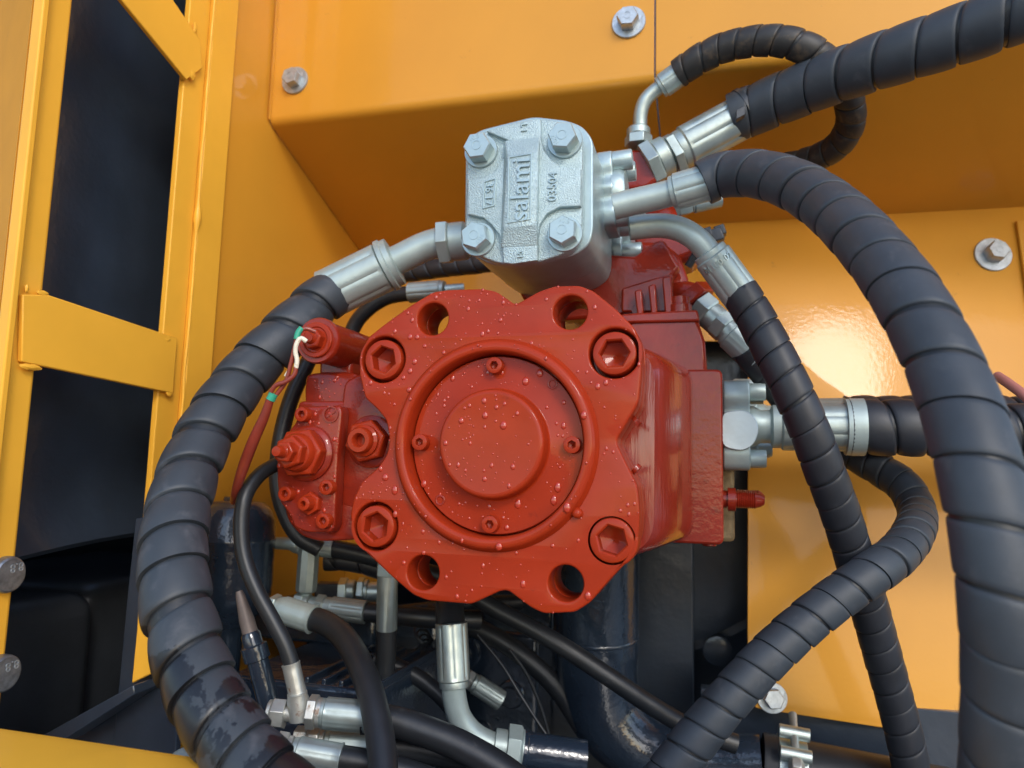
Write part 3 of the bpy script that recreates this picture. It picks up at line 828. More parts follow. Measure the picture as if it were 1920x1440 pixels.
# casing flaring back into the port block
def rrect(x0, x1, z0, z1, c, y, n=8):
    lp = fillet([(x0, z0), (x1, z0), (x1, z1), (x0, z1)], c, n)
    return [Vector((x, y, z)) for x, z in lp]
loops = [rrect(-0.117, 0.1135, -0.080, 0.080, 0.030, FT + 0.0005), rrect(-0.119, 0.1165, -0.082, 0.0825, 0.030, FT + 0.006), rrect(-0.121, 0.1275, -0.0775, 0.0785, 0.024, 0.07), rrect(-0.121, 0.1385, -0.0735, 0.0745, 0.020, 0.10), rrect(-0.121, 0.1400, -0.0735, 0.0745, 0.018, 0.112), rrect(-0.121, 0.1400, -0.0735, 0.0745, 0.018, 0.30)]
MB().loft(loops).build('casing', 'paint_red_streak', hp, 50)
pb0, pb1 = PY(1356, 692, 0.113), PY(1352, 1022, 0.113)
MB().loft([rrect(-0.10, 0.164, pb1.z, pb0.z, 0.006, 0.113), rrect(-0.10, 0.164, pb1.z, pb0.z, 0.006, 0.30)]).build('port_block', 'paint_red_cast', hp, 40, bevel=0.002)
MB().box((0.130, 0.20, pb1.z - 0.004), (0.1745, 0.33, pb0.z - 0.01)).build('rear_casting', 'rust_cut', hp, 30, bevel=0.004)
MB().lathe((PY(1330, 1024, .15).x, 0.15, pb1.z), (0, 0, -1), [(0.006, 0), (0.006, 0.004), (0.002, 0.005)], 16).build('drain_boss', 'paint_red_cast', hp, 40)
# notch ledge with tapped holes on the right edge of the flange
for (px, py) in [(1196, 790), (1190, 880)]:
    p = PX(px, py, 0.1035)
    MB().lathe((p.x, 0.016, p.z), (1, 0, 0.9 if py < 834 else -0.9), [(0.0042, -0.002), (0.0042, 0.0012), (0.0026, 0.0012), (0.0026, -0.002)], 20, cap=False).build('tapped_boss', 'paint_red_cast', hp, 50)
# left plate behind the notch, with the hex plug
lp = fillet(xz([(672, 700), (700, 700), (760, 760), (760, 900), (700, 950), (660, 955), (640, 950), (636, 900), (636, 850), (637, 780), (645, 715)], 0.028), 0.006, 4)
SP = 0.028
plate('side_plate', 'paint_red_cast', hp, lp, SP, 0.06, bevel=0.0025)
pc = PY(697, 828, SP)
MB().lathe((pc.x, SP + 0.001, pc.z), (0, -1, 0), [(0.0215, 0), (0.0215, 0.003), (0.020, 0.004), (0.012, 0.004)], 36).build('plug_seat', 'paint_red_cast', hp, 40)
hx = MB().hexa((pc.x, SP - 0.003, pc.z), (0, -1, 0), 0.031, 0.011, 0, 0.25).build('hex_plug', 'paint_red', hp, 30, bevel=0.0008)
MB().lathe((pc.x, SP - 0.0135, pc.z), (0, -1, 0), [(0.0128, 0), (0.0128, 0.003), (0.0105, 0.0045), (0.0100, 0.0095), (0.0092, 0.0105), (0.0058, 0.0105), (0.0050, 0.0095), (0.0050, 0.002), (0.0001, 0.002)], 36, cap=False).build('plug_tip', 'paint_red', hx, 40)

# regulator on the left flank
YR = 0.014
rg_px = [(555, 762), (636, 760), (641, 770), (632, 860), (627, 985), (620, 999), (575, 999), (551, 990), (543, 966), (523, 940), (519, 905), (518, 840), (545, 803), (555, 790)]
rp = plate('regulator', 'paint_red_cast', hp, fillet(xz(rg_px, YR), 0.004, 4), YR, 0.014, bevel=0.0022)
blk = xz([(560, 752), (668, 752), (670, 1012), (600, 1015), (566, 1005), (540, 975), (528, 900), (530, 830), (560, 790)], YR + 0.016)
plate('regulator_body', 'paint_red_cast', hp, fillet(blk, 0.006, 4), YR + 0.0142, 0.075, bevel=0.002)
blk2 = xz([(580, 704), (600, 700), (668, 700), (690, 720), (690, 780), (578, 780), (577, 730)], YR + 0.028)
plate('upper_block', 'paint_red_cast', hp, fillet(blk2, 0.004, 4), YR + 0.022, 0.06, bevel=0.003)
MB().box((PY(604, 700, .05).x, YR + 0.03, PY(604, 706, .05).z), (PY(665, 690, .05).x, YR + 0.07, PY(604, 676, .05).z)).build('valve_neck', 'paint_red_cast', hp, 30, bevel=0.003)
# adjuster stack
pa_ = PY(579, 850, YR); cx, cz = pa_.x, pa_.z
MB().lathe((cx, YR + 0.001, cz), (0, -1, 0), [(0.0225, 0), (0.0225, 0.004), (0.0205, 0.006), (0.0190, 0.0065), (0.0190, 0.009), (0.010, 0.009)], 48).build('adjuster_seat', 'paint_red_cast', rp, 40)
MB().hexa((cx, YR - 0.007, cz), (0, -1, 0), 0.0355, 0.010, 0, 0.1).build('adjuster_nut', 'paint_red', rp, 30, bevel=0.001)
MB().lathe((cx, YR - 0.0165, cz), (0, -1, 0), [(0.0155, 0), (0.0150, 0.004), (0.0135, 0.0065), (0.012, 0.007)], 36).build('adjuster_collar', 'paint_red', rp, 40)
MB().hexa((cx, YR - 0.0215, cz), (0, -1, 0), 0.0225, 0.010, 0, 0.35).build('adjuster_nut', 'paint_red', rp, 30, bevel=0.0008)
MB().hexa((cx, YR - 0.031, cz), (0, -1, 0), 0.0150, 0.007, 0, 0.0).build('lock_nut', 'paint_red', rp, 30, bevel=0.0006)
MB().lathe((cx, YR - 0.037, cz), (0, -1, 0), [(0.0048, 0), (0.0048, 0.0016), (0.0042, 0.002), (0.0046, 0.0026), (0.0042, 0.0032), (0.0046, 0.0040), (0.0042, 0.0046), (0.0044, 0.009), (0.0036, 0.0104), (0.0008, 0.0106)], 20).build('adjuster_stud', 'paint_red', rp, 40)
s3 = socket_mesh(0.0060, 0.0080, 0.0055, 0.005, 'paint_red')
for (px, py) in [(566, 777), (535, 926), (612, 914), (606, 977)]:
    p = PY(px, py, YR - 0.006)
    instance(s3, 'regulator_screw', rp, (p.x, YR + 0.0005, p.z), axis_rot((0, -1, 0), px))
p = PY(621, 777, YR)
MB().lathe((p.x, YR + 0.001, p.z), (0, -1, 0), [(0.0068, 0), (0.0068, 0.0022), (0.0056, 0.0022), (0.0056, 0.0010), (0.0040, 0.0012), (0.0001, 0.0012)], 28, cap=False).build('slotted_plug', 'paint_red_cast', rp, 40)
MB().obox((p.x, YR - 0.0005, p.z), (1, 0, 0.6), (0, 1, 0), (-0.6, 0, 1), 0.0042, 0.0006, 0.0007).build('plug_slot', 'paint_red_cast', rp, 30)
p = PY(578, 944, YR - 0.006)
MB().hexa((p.x, YR + 0.0005, p.z), (0, -1, 0), 0.0165, 0.006, 0, 0.5).build('bleed_nut', 'paint_red', rp, 30, bevel=0.0006)
MB().lathe((p.x, YR - 0.0053, p.z), (0, -1, 0), [(0.0060, 0), (0.0056, 0.003), (0.0052, 0.008), (0.0040, 0.0085), (0.0024, 0.0085), (0.0022, 0.003), (0.0001, 0.003)], 24, cap=False).build('bleed_tip', 'paint_red', rp, 40)

# solenoid cylinder
YS = 0.004
sc_ = PY(594, 638, YS)
so = MB().lathe((sc_.x, YS, sc_.z), (0, 1, 0.02), [(0.0105, 0.0), (0.0180, 0.0), (0.0190, 0.0012), (0.0190, 0.0050), (0.0176, 0.0060), (0.0174, 0.080), (0.0166, 0.120), (0.012, 0.120)], 56).build('solenoid', 'paint_red_cast', hp, 40)
MB().lathe((sc_.x, YS + 0.0005, sc_.z), (0, -1, 0), [(0.0145, -0.001), (0.0145, 0.0026), (0.0138, 0.0032), (0.0110, 0.0032), (0.0100, 0.0022), (0.0095, 0.0022)], 48).build('solenoid_ring', 'paint_red', so, 40)
MB().hexa((sc_.x, YS - 0.0015, sc_.z), (0, -1, 0), 0.0150, 0.008, 0, 0.2).build('solenoid_nut', 'paint_red', so, 30, bevel=0.0007)
MB().lathe((sc_.x, YS - 0.0090, sc_.z), (0, -1, 0), [(0.0052, 0), (0.0046, 0.0015), (0.0038, 0.0025), (0.0036, 0.004), (0.0008, 0.0042)], 20).build('solenoid_stud', 'paint_red', so, 40)

# test port fitting on the right of the block
tf = PX(1356, 936, 0.1642)
f1 = MB().lathe((0.1642, tf.y, tf.z), (1, 0, 0), [(0.0075, 0), (0.0075, 0.003), (0.0065, 0.003), (0.0065, 0.004), (0.0103, 0.004), (0.0103, 0.0105), (0.0070, 0.011)] + [(0.0068 + (0.0008 if i % 2 else 0), 0.0115 + i * 0.0008) for i in range(20)] + [(0.0066, 0.0285), (0.0060, 0.031), (0.0040, 0.0345), (0.0025, 0.035)], 30)
f1.build('test_fitting', 'paint_red_cast', hp, 30)
MB().lathe((0.1642, tf.y + 0.035, tf.z + 0.001), (1, 0, 0), [(0.0065, 0), (0.0065, 0.012)] + [(0.0068 + (0.0008 if i % 2 else 0), 0.0125 + i * 0.0008) for i in range(24)] + [(0.0060, 0.034), (0.0025, 0.037)], 24).build('test_fitting', 'paint_red_cast', hp, 30)

# upper gear case: the red casting that carries the silver pump
def pz(pts, y, dy, nm, m='paint_red_cast', bev=0.002, par=hp):
    return MB().prism([PY(a, b, y) for a, b in pts], (0, dy, 0)).build(nm, m, par, 35, bevel=bev)
YG = 0.155
pz([(1196, 600), (1308, 598), (1322, 640), (1326, 700), (1150, 700), (1150, 610)], 0.118, 0.10, 'cover_block', bev=0.003)
pz([(1165, 588), (1308, 580), (1312, 602), (1160, 606)], 0.1145, 0.11, 'cover_lip', bev=0.002)
p = PY(1275, 578, 0.135)
MB().lathe((p.x, 0.135, p.z - 0.006), (0, 0, 1), [(0.0105, 0), (0.0105, 0.008), (0.0090, 0.0088), (0.0085, 0.015), (0.0075, 0.016), (0.001, 0.016)], 28).build('cap_bolt', 'paint_red_cast', hp, 35)
# adapter plate, ribs and back housing
pz([(960, 520), (980, 560), (1060, 600), (1180, 590), (1235, 545), (1275, 500), (1258, 470), (1244, 448), (1228, 452), (1190, 480), (1050, 470)], YG, 0.02, 'adapter_plate', bev=0.003)
pz([(1000, 510), (1060, 590), (1200, 590), (1278, 560), (1290, 520), (1275, 478), (1245, 452), (1180, 450), (1050, 440)], YG + 0.0205, 0.10, 'gear_case', bev=0.006)
for (a, b, w) in [(1196, 545, 7), (1222, 535, 7), (1250, 520, 9)]:
    pz([(a - w, b), (a + w, b - 4), (a + w + 4, 592), (a - w + 6, 592)], 0.128, 0.03, 'rib', bev=0.0015)
p = PY(1196, 596, 0.116)
pz([(1165, 585), (1165, 540), (1230, 520), (1262, 512), (1262, 586)], 0.146, 0.012, 'web', bev=0.002)
pe = PY(1197, 580, 0.1455)
MB().lathe((pe.x, 0.1455, pe.z), (0, -1, 0), [(0.0062, 0), (0.0062, 0.0008), (0.0052, 0.0008), (0.0052, 0.0002), (0.001, 0.0002)], 28, cap=False).build('foundry_mark', 'paint_red_cast', hp, 35)
# red boss under the upper hoses and red elbow on the right
pz([(1165, 305), (1176, 280), (1222, 276), (1236, 300), (1236, 335), (1215, 352), (1180, 360), (1162, 345)], 0.165, 0.05, 'top_boss', bev=0.004)
pz([(1180, 340), (1230, 345), (1265, 385), (1300, 440), (1310, 480), (1250, 500), (1180, 470)], 0.21, 0.06, 'neck', bev=0.008)
rodpts = [PD(1262, 560, .71), PD(1290, 558, .70), PD(1312, 572, .695)]
rod(hp, rodpts, 0.015, 'paint_red_cast', 'elbow')
d1 = (PD(1400, 655, .665) - PD(1300, 562, .695)).normalized()
nut(hp, PD(1294, 556, .697), d1, 0.036, 0.012, 'paint_red_cast', 'red_nut')

# ================================================================= silver gear pump
YC = 0.030
gp = thing('gear_pump', PY(1000, 497, YC + .05), 'silver painted gear pump with four bolted cast cover above the red pump', 'pump')
cov = [(875, 258), (893, 248), (915, 246), (950, 233), (1000, 222.5), (1030, 224), (1064, 232), (1084, 238), (1092, 262), (1092, 330), (1091, 410), (1088, 446), (1072, 468), (1050, 478), (1010, 491), (962, 497), (930, 492), (905, 482), (884, 470), (872, 448), (873, 400), (875, 330)]
plate('cover', 'silver_cast', gp, fillet(xz(cov, YC), 0.005, 4), YC, 0.012, bevel=0.0015)
# cross-shaped raised field, pocketed at the bolts
gb_px = [(900, 281), (1058, 262), (895, 447), (1058, 437)]
c3 = xz([(912, 246), (951, 234), (1000, 224), (1014, 224), (1014, 262), (1020, 282), (1034, 300), (1052, 313), (1089, 316), (1089, 386), (1050, 388), (1026, 400), (1012, 420), (1008, 446), (1008, 488), (962, 495), (944, 493), (942, 462), (936, 440), (922, 422), (906, 408), (877, 402), (877, 337), (910, 331), (930, 318), (944, 296), (950, 266), (951, 262)], YC - 0.0045)
plate('raised_cross', 'silver_cast', gp, c3, YC - 0.0048, 0.0053, bevel=0.0010)
# central bar with sloping ends
def P3(pts, y): return [PY(a, b, y) for a, b in pts]
MB().loft([P3([(938, 466), (1009, 462), (1013, 255), (945, 263)], YC - 0.0046), P3([(943, 430), (1006, 424), (1010, 283), (951, 291)], YC - 0.0100), P3([(946, 426), (1003, 420), (1007, 286), (954, 294)], YC - 0.0106)]).build('logo_bar', 'silver_cast', gp, 30, bevel=0.0012)
# badge frames and cast writing (reads upwards)
bar0 = PY(977, 356, YC - 0.0106); upd = (PY(979, 300, YC - .0106) - PY(974, 420, YC - .0106)).normalized()
rt = Vector((0, -1, 0)).cross(upd) * -1
exd, eyd = upd, Vector((0, -1, 0)).cross(upd)
def ring_frame(nm, pts, y, w, par):
    lp = xz(pts, y)
    cxm = sum(p[0] for p in lp) / len(lp); czm = sum(p[1] for p in lp) / len(lp)
    inner = [(cxm + (x - cxm) * (1 - w / max(abs(x - cxm), 1e-6)), czm + (z - czm) * (1 - w / max(abs(z - czm), 1e-6))) for x, z in lp]
    return plate(nm, 'silver_smooth', par, lp, y - 0.0009, 0.0012, [inner], bevel=0.0002)
ring_frame('badge_frame', [(951, 419), (996, 412), (998, 287), (953, 294)], YC - 0.0106, 0.0011, gp)
text_on('cast_lettering', 'silver_smooth', gp, 'salami', 0.0215, bar0 + Vector((0, -0.0003, 0)), exd, eyd, 0.0015)
text_on('cast_number', 'silver_smooth', gp, '03504', 0.0098, PY(1037, 350, YC - 0.0050), upd, eyd, 0.0011)
ring_frame('date_frame', [(905, 392), (928, 386), (930, 334), (907, 340)], YC - 0.0050, 0.0009, gp)
text_on('cast_date', 'silver_smooth', gp, '36 17', 0.0085, PY(917, 364, YC - 0.0052), -upd, -eyd, 0.0011)
text_on('cast_mark', 'silver_cast', gp, 'I T', 0.0075, PY(984, 238, YC - 0.0050), upd, eyd, 0.0011)
text_on('cast_mark', 'silver_cast', gp, '15', 0.0070, PY(976, 478, YC - 0.0050), upd, eyd, 0.0011)
# pump body behind the cover
b0 = [(873, 262), (900, 243), (1000, 218), (1062, 225), (1092, 236), (1112, 262), (1112, 430), (1105, 458), (1078, 478), (1010, 497), (960, 503), (910, 492), (876, 470), (871, 440)]
l0 = fillet(xz(b0, YC + 0.0121), 0.006, 4)
MB().loft([[Vector((x, YC + 0.0122, z)) for x, z in l0], [Vector((x, YC + 0.075, z)) for x, z in l0]]).build('gear_body', 'silver_smooth', gp, 40, bevel=0.0012)
l1 = [(x * 0.985 + 0.0005, z * 0.99 + 0.002) for x, z in l0]
MB().loft([[Vector((x, YC + 0.0752, z)) for x, z in l1], [Vector((x, YG - 0.0002, z)) for x, z in l1]]).build('rear_body', 'silver_smooth', gp, 40, bevel=0.0012)
for i, (px, py) in enumerate(gb_px):
    p = PY(px, py, YC - 0.004)
    hex_bolt('hex_bolt', (p.x, YC - 0.0002, p.z), (0, -1, 0), 0.0205, 0.0115, 0.0142, 0.0022, '10.9', 0.3 + i * 1.9, gp, 'silver_smooth')
# ================================================================= hoses and fittings
def hose(label, pts, D, pitch=None, pitch_end=None, *a_, **k_):
    return hose_(label, pts, D, pitch, *a_, pitch_end=pitch_end, **k_)
def hose_(label, pts, D, pitch=None, m='rubber_wrap', group=None, seed=1, hand=1, bulge=0.012, tilt=0.0, gap=0.045, jit=0.05, name='wrapped_hose', root=None, core='rubber_hose', corek=0.90, cat='hose', pitch_end=None):
    P3_ = [PD(*p) for p in pts]
    pa = Path(P3_, 0.0025)
    if root is None: root = thing(name, P3_[0], label, cat, group)
    if pitch:
        tube(MB(), pa, D / 2 * corek, 24).build('hose', core, root, 60)
        mb = wrap_strip(MB(), pa, D / 2, pitch, hand, 40, bulge, tilt, gap, seed, jit=jit, pitch_end=pitch_end)
        mb.build('spiral_wrap', m, root, 50, recalc=False)
    else:
        tube(MB(), pa, D / 2, 24).build('hose', m, root, 60)
    return root, pa

G_H = 'spiral wrapped hydraulic hoses'
# A: thick hose at the left, from the silver pump down to the bottom edge
r, pa = hose('thick black spiral wrapped hose curving down the left side, wet patches at its foot',
    [(622, 549, .686), (590, 574, .675), (530, 632, .65), (470, 692, .63), (415, 765, .60), (368, 850, .570), (338, 940, .535), (325, 1030, .505), (330, 1120, .485), (348, 1205, .470), (378, 1290, .455), (420, 1365, .440), (475, 1440, .425), (540, 1510, .41)],
    0.0425, 0.034, 0.0255, 'rubber_wrap_wet', G_H, 11, 1, 0.045, 0.10, 0.045, 0.26)
A0 = PD(655, 532, .690); A1 = PD(745, 488, .688)
ferrule(r, PD(732, 494, .690), PD(612, 553, .690), 0.0232, 'zinc_painted', 8, taper=0.0, deep=0.055, lip=False)
MB().lathe(PD(722, 499, .690), A1 - A0, [(0.018, 0), (0.0246, 0), (0.0246, 0.004), (0.0228, 0.005), (0.0228, 0.010), (0.016, 0.011)], 40).build('ferrule_collar', 'zinc_painted', r, 30)
rod(r, [PD(725, 497, .690), PD(760, 480, .689), PD(795, 463, .688), PD(822, 455, .686), PD(850, 452, .684)], 0.0135, 'zinc_painted', 'bent_tube')
an = (PD(880, 450, .683) - PD(830, 455, .686)).normalized()
nut(r, PD(824, 456, .686), an, 0.036, 0.011, 'zinc_painted', 'hex_nut', 0.25, 0.016)

# B: nearest hose, from the silver pump over to the right and down
r, pa = hose('thick black spiral wrapped hose arching down the right edge, nearest the camera',
    [(1318, 343, .600), (1345, 331, .597), (1385, 325, .585), (1440, 330, .560), (1500, 352, .530), (1560, 392, .495), (1620, 450, .455), (1680, 525, .420), (1735, 615, .392), (1780, 710, .372), (1815, 810, .355), (1843, 910, .343), (1866, 1020, .335), (1882, 1140, .330), (1888, 1270, .332), (1885, 1400, .335), (1880, 1480, .34)],
    0.0362, 0.0285, 0.027, 'rubber_wrap', G_H, 23, -1, 0.006, 0.03, 0.035, 0.10)
ferrule(r, PD(1258, 362, .612), PD(1345, 337, .598), 0.0150, 'zinc_painted', 8, deep=0.055, lip=False)
rod(r, [PD(1150, 388, .623), PD(1190, 378, .620), PD(1230, 369, .616), PD(1275, 357, .610)], 0.0110, 'zinc_painted', 'tube')
# split flange clamp on the silver pump's side
fc = MB().loft([[PX(a, b, x) + Vector((0, 0, 0)) for a, b in fillet([(1120, 300), (1150, 293), (1160, 320), (1166, 350), (1168, 372), (1160, 400), (1150, 440), (1122, 448), (1116, 400), (1118, 350)], 8, 3)] for x in (0.072,)] * 1 + []) if False else None
def flange_clamp(root, c, ax, up, h, w, t, m='silver_smooth', rb=0.008, hl=0.009, hub=0.0):
    """split-flange pad: rounded lobed plate with two cap screws per half"""
    ax = Vector(ax).normalized(); up = Vector(up); up = (up - ax * up.dot(ax)).normalized(); sd = up.cross(ax)
    ol = fillet([(-w * .42, -h / 2), (w * .42, -h / 2), (w * .5, -h * .30), (w * .40, -h * .14), (w * .52, 0), (w * .40, h * .14), (w * .5, h * .30), (w * .42, h / 2), (-w * .42, h / 2), (-w * .5, h * .3), (-w * .40, h * .14), (-w * .52, 0), (-w * .40, -h * .14), (-w * .5, -h * .3)], 0.006, 4)
    frame_plate('flange_clamp', m, root, ol, Vector(c) + ax * t, sd, up, t, bevel=0.0018)
    if hub: MB().lathe(Vector(c) + ax * (t - 0.002), ax, [(h * .34, 0), (h * .335, hub * .65), (h * .30, hub * .95), (h * .26, hub), (h * .1, hub)], 40).build('clamp_hub', m, root, 40)
    me = socket_mesh(rb, hl, rb * 0.95, hl * .6, m)
    for sx in (-1, 1):
        for sz in (-1, 1):
            instance(me, 'clamp_screw', root, Vector(c) + ax * (t + 0.0001) + sd * (sx * w * .27) + up * (sz * h * .37), axis_rot(ax, 0.3 * sx + sz))
xg = PY(1112, 370, YC + .05).x
cB = PX(1130, 372, xg + 0.001)
flange_clamp(r, (xg + 0.0005, cB.y - 0.004, cB.z), (1, 0.0, 0.06), (0, 0, 1), 0.070, 0.050, 0.014, hub=0.012, rb=0.0090, hl=0.017)

# C: lower outlet hose
r, pa = hose('slim black spiral wrapped hose hanging down across the yellow back panel',
    [(1385, 545, .628), (1410, 585, .624), (1445, 650, .612), (1482, 725, .602), (1515, 800, .598), (1545, 880, .602), (1575, 960, .612), (1603, 1050, .628), (1630, 1140, .642), (1655, 1230, .655), (1680, 1320, .665), (1700, 1400, .67), (1715, 1480, .675)],
    0.0320, 0.0215, 0.0215, 'rubber_wrap_dark', G_H, 31, 1, 0.004, 0.03, 0.035, 0.08)
ferrule(r, PD(1328, 470, .628), PD(1394, 560, .629), 0.0160, 'zinc_painted', 8, deep=0.055, lip=False)
axC = (PD(1394, 560, .629) - PD(1328, 470, .628)).normalized()
oC = PD(1337, 483, .628) - Vector(0.0160 * Vector((0, 0, 0)))
toCam = (Vector(CAM) - PD(1345, 490, .628)); toCam = (toCam - axC * toCam.dot(axC)).normalized()
text_on('stamped_number', 'zinc_bright', r, '01100-02', 0.0075, PD(1345, 493, .628) + toCam * 0.0160, toCam.cross(axC), -axC, 0.0007, bend=0.0160)
rod(r, [PD(1180, 428, .650), PD(1215, 424, .648), PD(1250, 424, .643), PD(1280, 432, .637), PD(1310, 452, .631), PD(1342, 490, .628)], 0.0105, 'zinc_painted', 'bent_tube')
cC = PX(1145, 448, xg + 0.001)
flange_clamp(r, (xg + 0.0007, cB.y + 0.058, PY(1190, 432, cB.y + 0.058).z), (1, 0.0, 0.0), (0, 0, 1), 0.070, 0.050, 0.014, hub=0.010, rb=0.0092, hl=0.018)

# D: big upper hose leaving to the right
r, pa = hose('thick black spiral wrapped hose leaving across the top right corner',
    [(1375, 222, .715), (1420, 203, .705), (1480, 178, .685), (1550, 150, .66), (1620, 125, .635), (1700, 98, .61), (1780, 72, .59), (1860, 42, .57), (1960, 0, .55), (2060, -50, .54)],
    0.0455, 0.0300, None, 'rubber_wrap', G_H, 44, -1, 0.020, 0.03, 0.04, 0.15)
ferrule(r, PD(1272, 284, .722), PD(1392, 219, .714), 0.0212, 'zinc', 8, deep=0.055, lip=False)
aD = (PD(1392, 219, .714) - PD(1272, 284, .722)).normalized()
nut(r, PD(1212, 312, .727), aD, 0.040, 0.012, 'zinc', 'hex_nut', 0.2, 0.013)
nut(r, PD(1258, 292, .723), aD, 0.037, 0.009, 'zinc', 'hex_nut', 0.5, 0.004)
# cable tie round the wrap
tq = PD(1392, 214, .711)
MB().lathe(tq, aD, [(0.0215, 0), (0.0238, 0), (0.0238, 0.0045), (0.0215, 0.0045)], 40, cap=False).build('cable_tie', 'black_plastic', r, 30)
MB().obox(PD(1388, 214, .685), aD, aD.cross(Vector((0, 0, 1))), Vector((0, 0, 1)), 0.0045, 0.004, 0.0045).build('tie_head', 'black_plastic', r, 30, bevel=0.0006)

# E: small looped hose at the top
r, pa = hose('small dusty spiral wrapped hose looping behind the top right hose',
    [(1272, 138, .715), (1305, 115, .705), (1350, 92, .695), (1410, 78, .680), (1470, 78, .668), (1525, 98, .664), (1568, 140, .675), (1592, 190, .695), (1594, 232, .715), (1575, 268, .735), (1540, 292, .755), (1490, 308, .775), (1420, 318, .79)],
    0.0270, 0.0168, None, 'rubber_wrap_dusty', G_H, 51, -1, 0.02, 0.06, 0.04, 0.15)
ferrule(r, PD(1237, 165, .722), PD(1291, 126, .711), 0.0118, 'zinc', 8, deep=0.04, lip=False)
rod(r, [PD(1201, 258, .728), PD(1201, 215, .727), PD(1210, 188, .725), PD(1228, 170, .723), PD(1246, 158, .720)], 0.0068, 'zinc', 'elbow_tube')
nut(r, PD(1197, 273, .728), (0, 0, 1), 0.0235, 0.010, 'zinc', 'hex_nut', 0.2, 0.008)

# F, F2: pressure hoses on the right of the red block
def pressure(y, z, label, seed, m, x0=0.1645, tail=0.0):  # axis along +X
    root = thing('pressure_hose', (x0, y, z), label, 'hose', 'pressure hoses flanged to the red block')
    flange_clamp(root, (x0, y, z), (1, 0, 0), (0, 0, 1), 0.080, 0.060, 0.023, 'zinc_painted', 0.0078, 0.0135)
    MB().lathe((x0 + 0.023, y, z), (1, 0, 0), [(0.0185, 0), (0.0185, 0.004), (0.0150, 0.010), (0.0150, 0.018), (0.0195, 0.020), (0.0195, 0.026), (0.014, 0.027)], 40).build('neck', 'zinc_painted', root, 35)
    ferrule(root, (x0 + 0.043, y, z), (x0 + 0.112, y, z + tail * .3), 0.0215, 'zinc', 8, deep=0.045)
    p0 = Vector((x0 + 0.106, y, z))
    pth = Path([p0, p0 + Vector((0.05, 0.002, 0.0)), p0 + Vector((0.11, 0.006, -0.002 + tail)), p0 + Vector((0.2, 0.02, -0.006 + tail)), p0 + Vector((0.34, 0.03, -0.01 + tail))], 0.003)
    tube(MB(), pth, 0.0212, 24).build('hose', 'rubber_hose', root, 60)
    wrap_strip(MB(), pth, 0.0240, 0.0235, 1, 40, 0.05, 0.03, 0.04, seed, jit=0.2).build('spiral_wrap', m, root, 50, recalc=False)
    return root
yF = 0.182
zF = PY(1500, 800, yF).z
rF = pressure(yF, zF, 'front pressure hose flanged to the right of the red block, torn wrap end', 61, 'rubber_wrap_dark')
# saw-cut flat boss on the front clamp
pf = PY(1386, 807, yF - 0.033)
MB().prism([PY(a, b, yF - 0.033) for a, b in fillet([(1354, 772), (1395, 768), (1415, 780), (1424, 806), (1414, 834), (1392, 846), (1354, 838)], 14, 3)], (0, 0.01, 0)).build('cut_boss', 'machined', rF, 30, bevel=0.0006)
MB().lathe((0.1645 + 0.103, yF, zF), (1, 0, 0), [(0.0205, 0), (0.0248, 0.0005), (0.0252, 0.006), (0.0252, 0.0155), (0.0205, 0.0158)], 48).build('sleeve_collar', 'zinc_painted', rF, 35)
pressure(yF + 0.085, zF + 0.012, 'rear pressure hose flanged to the red block behind the front one', 67, 'rubber_wrap_dark', 0.1750, 0.004)

# G: hose looping down to the bottom centre
r, pa = hose('black spiral wrapped hose crossing diagonally to the bottom centre, damp near its seams',
    [(1560, 815, .77), (1600, 850, .765), (1650, 880, .745), (1695, 912, .72), (1718, 955, .695), (1712, 1000, .645), (1680, 1042, .612), (1630, 1078, .595), (1560, 1128, .590), (1490, 1185, .585), (1420, 1252, .580), (1350, 1330, .575), (1285, 1410, .570), (1225, 1490, .565)],
    0.0335, 0.0200, None, 'rubber_wrap', G_H, 71, 1, 0.004, 0.035, 0.035, 0.10)

# H: small hose with adapters at the upper right of the red pump
r, pa = hose('thin black wrapped hose behind the slim hanging hose',
    [(1395, 655, .665), (1420, 685, .668), (1450, 722, .675), (1480, 765, .69), (1510, 820, .71)], 0.0250, 0.030, None, 'rubber_wrap_dark', G_H, 81, 1, 0.004, 0.01, 0.02, 0.05)
aH = (PD(1410, 660, .665) - PD(1310, 572, .690)).normalized()
nut(r, PD(1310, 572, .690), aH, 0.0270, 0.014, 'zinc', 'hex_nut', 0.9, 0.012)
MB().lathe(PD(1335, 596, .684), aH, [(0.0085, 0), (0.0085, 0.014)], 24).build('adapter_neck', 'zinc', r, 30)
nut(r, PD(1345, 604, .681), aH, 0.0245, 0.011, 'zinc', 'hex_nut', 0.9, 0.005)
ferrule(r, PD(1362, 622, .676), PD(1422, 676, .667), 0.0135, 'zinc_painted', 8, deep=0.03, taper=0.06)

# R: hoses behind the silver pump on the left
r, pa = hose('black wrapped hose passing behind the silver pump',
    [(690, 520, .92), (760, 512, .90), (830, 502, .88), (900, 494, .86), (980, 480, .84)], 0.0230, 0.020, None, 'rubber_wrap_dark', G_H, 91, 1, 0.02, 0.03, 0.03, 0.1)
r, pa = hose('thin plain black hose with zinc ferrule behind the top of the red flange',
    [(640, 690, .82), (665, 610, .82), (690, 580, .815), (725, 558, .81), (775, 549, .80)], 0.0165, None, None, 'rubber_hose', None, name='plain_hose')
ferrule(r, PD(835, 544, .79), PD(768, 549, .80), 0.0110, 'zinc', 8, deep=0.055, lip=False)
MB().lathe(PD(835, 544, .79), PD(836, 544, .79) - PD(835, 544, .80) if False else PD(860, 542, .79) - PD(835, 544, .79), [(0.006, 0), (0.006, 0.02)], 16).build('stem', 'zinc', r, 30)
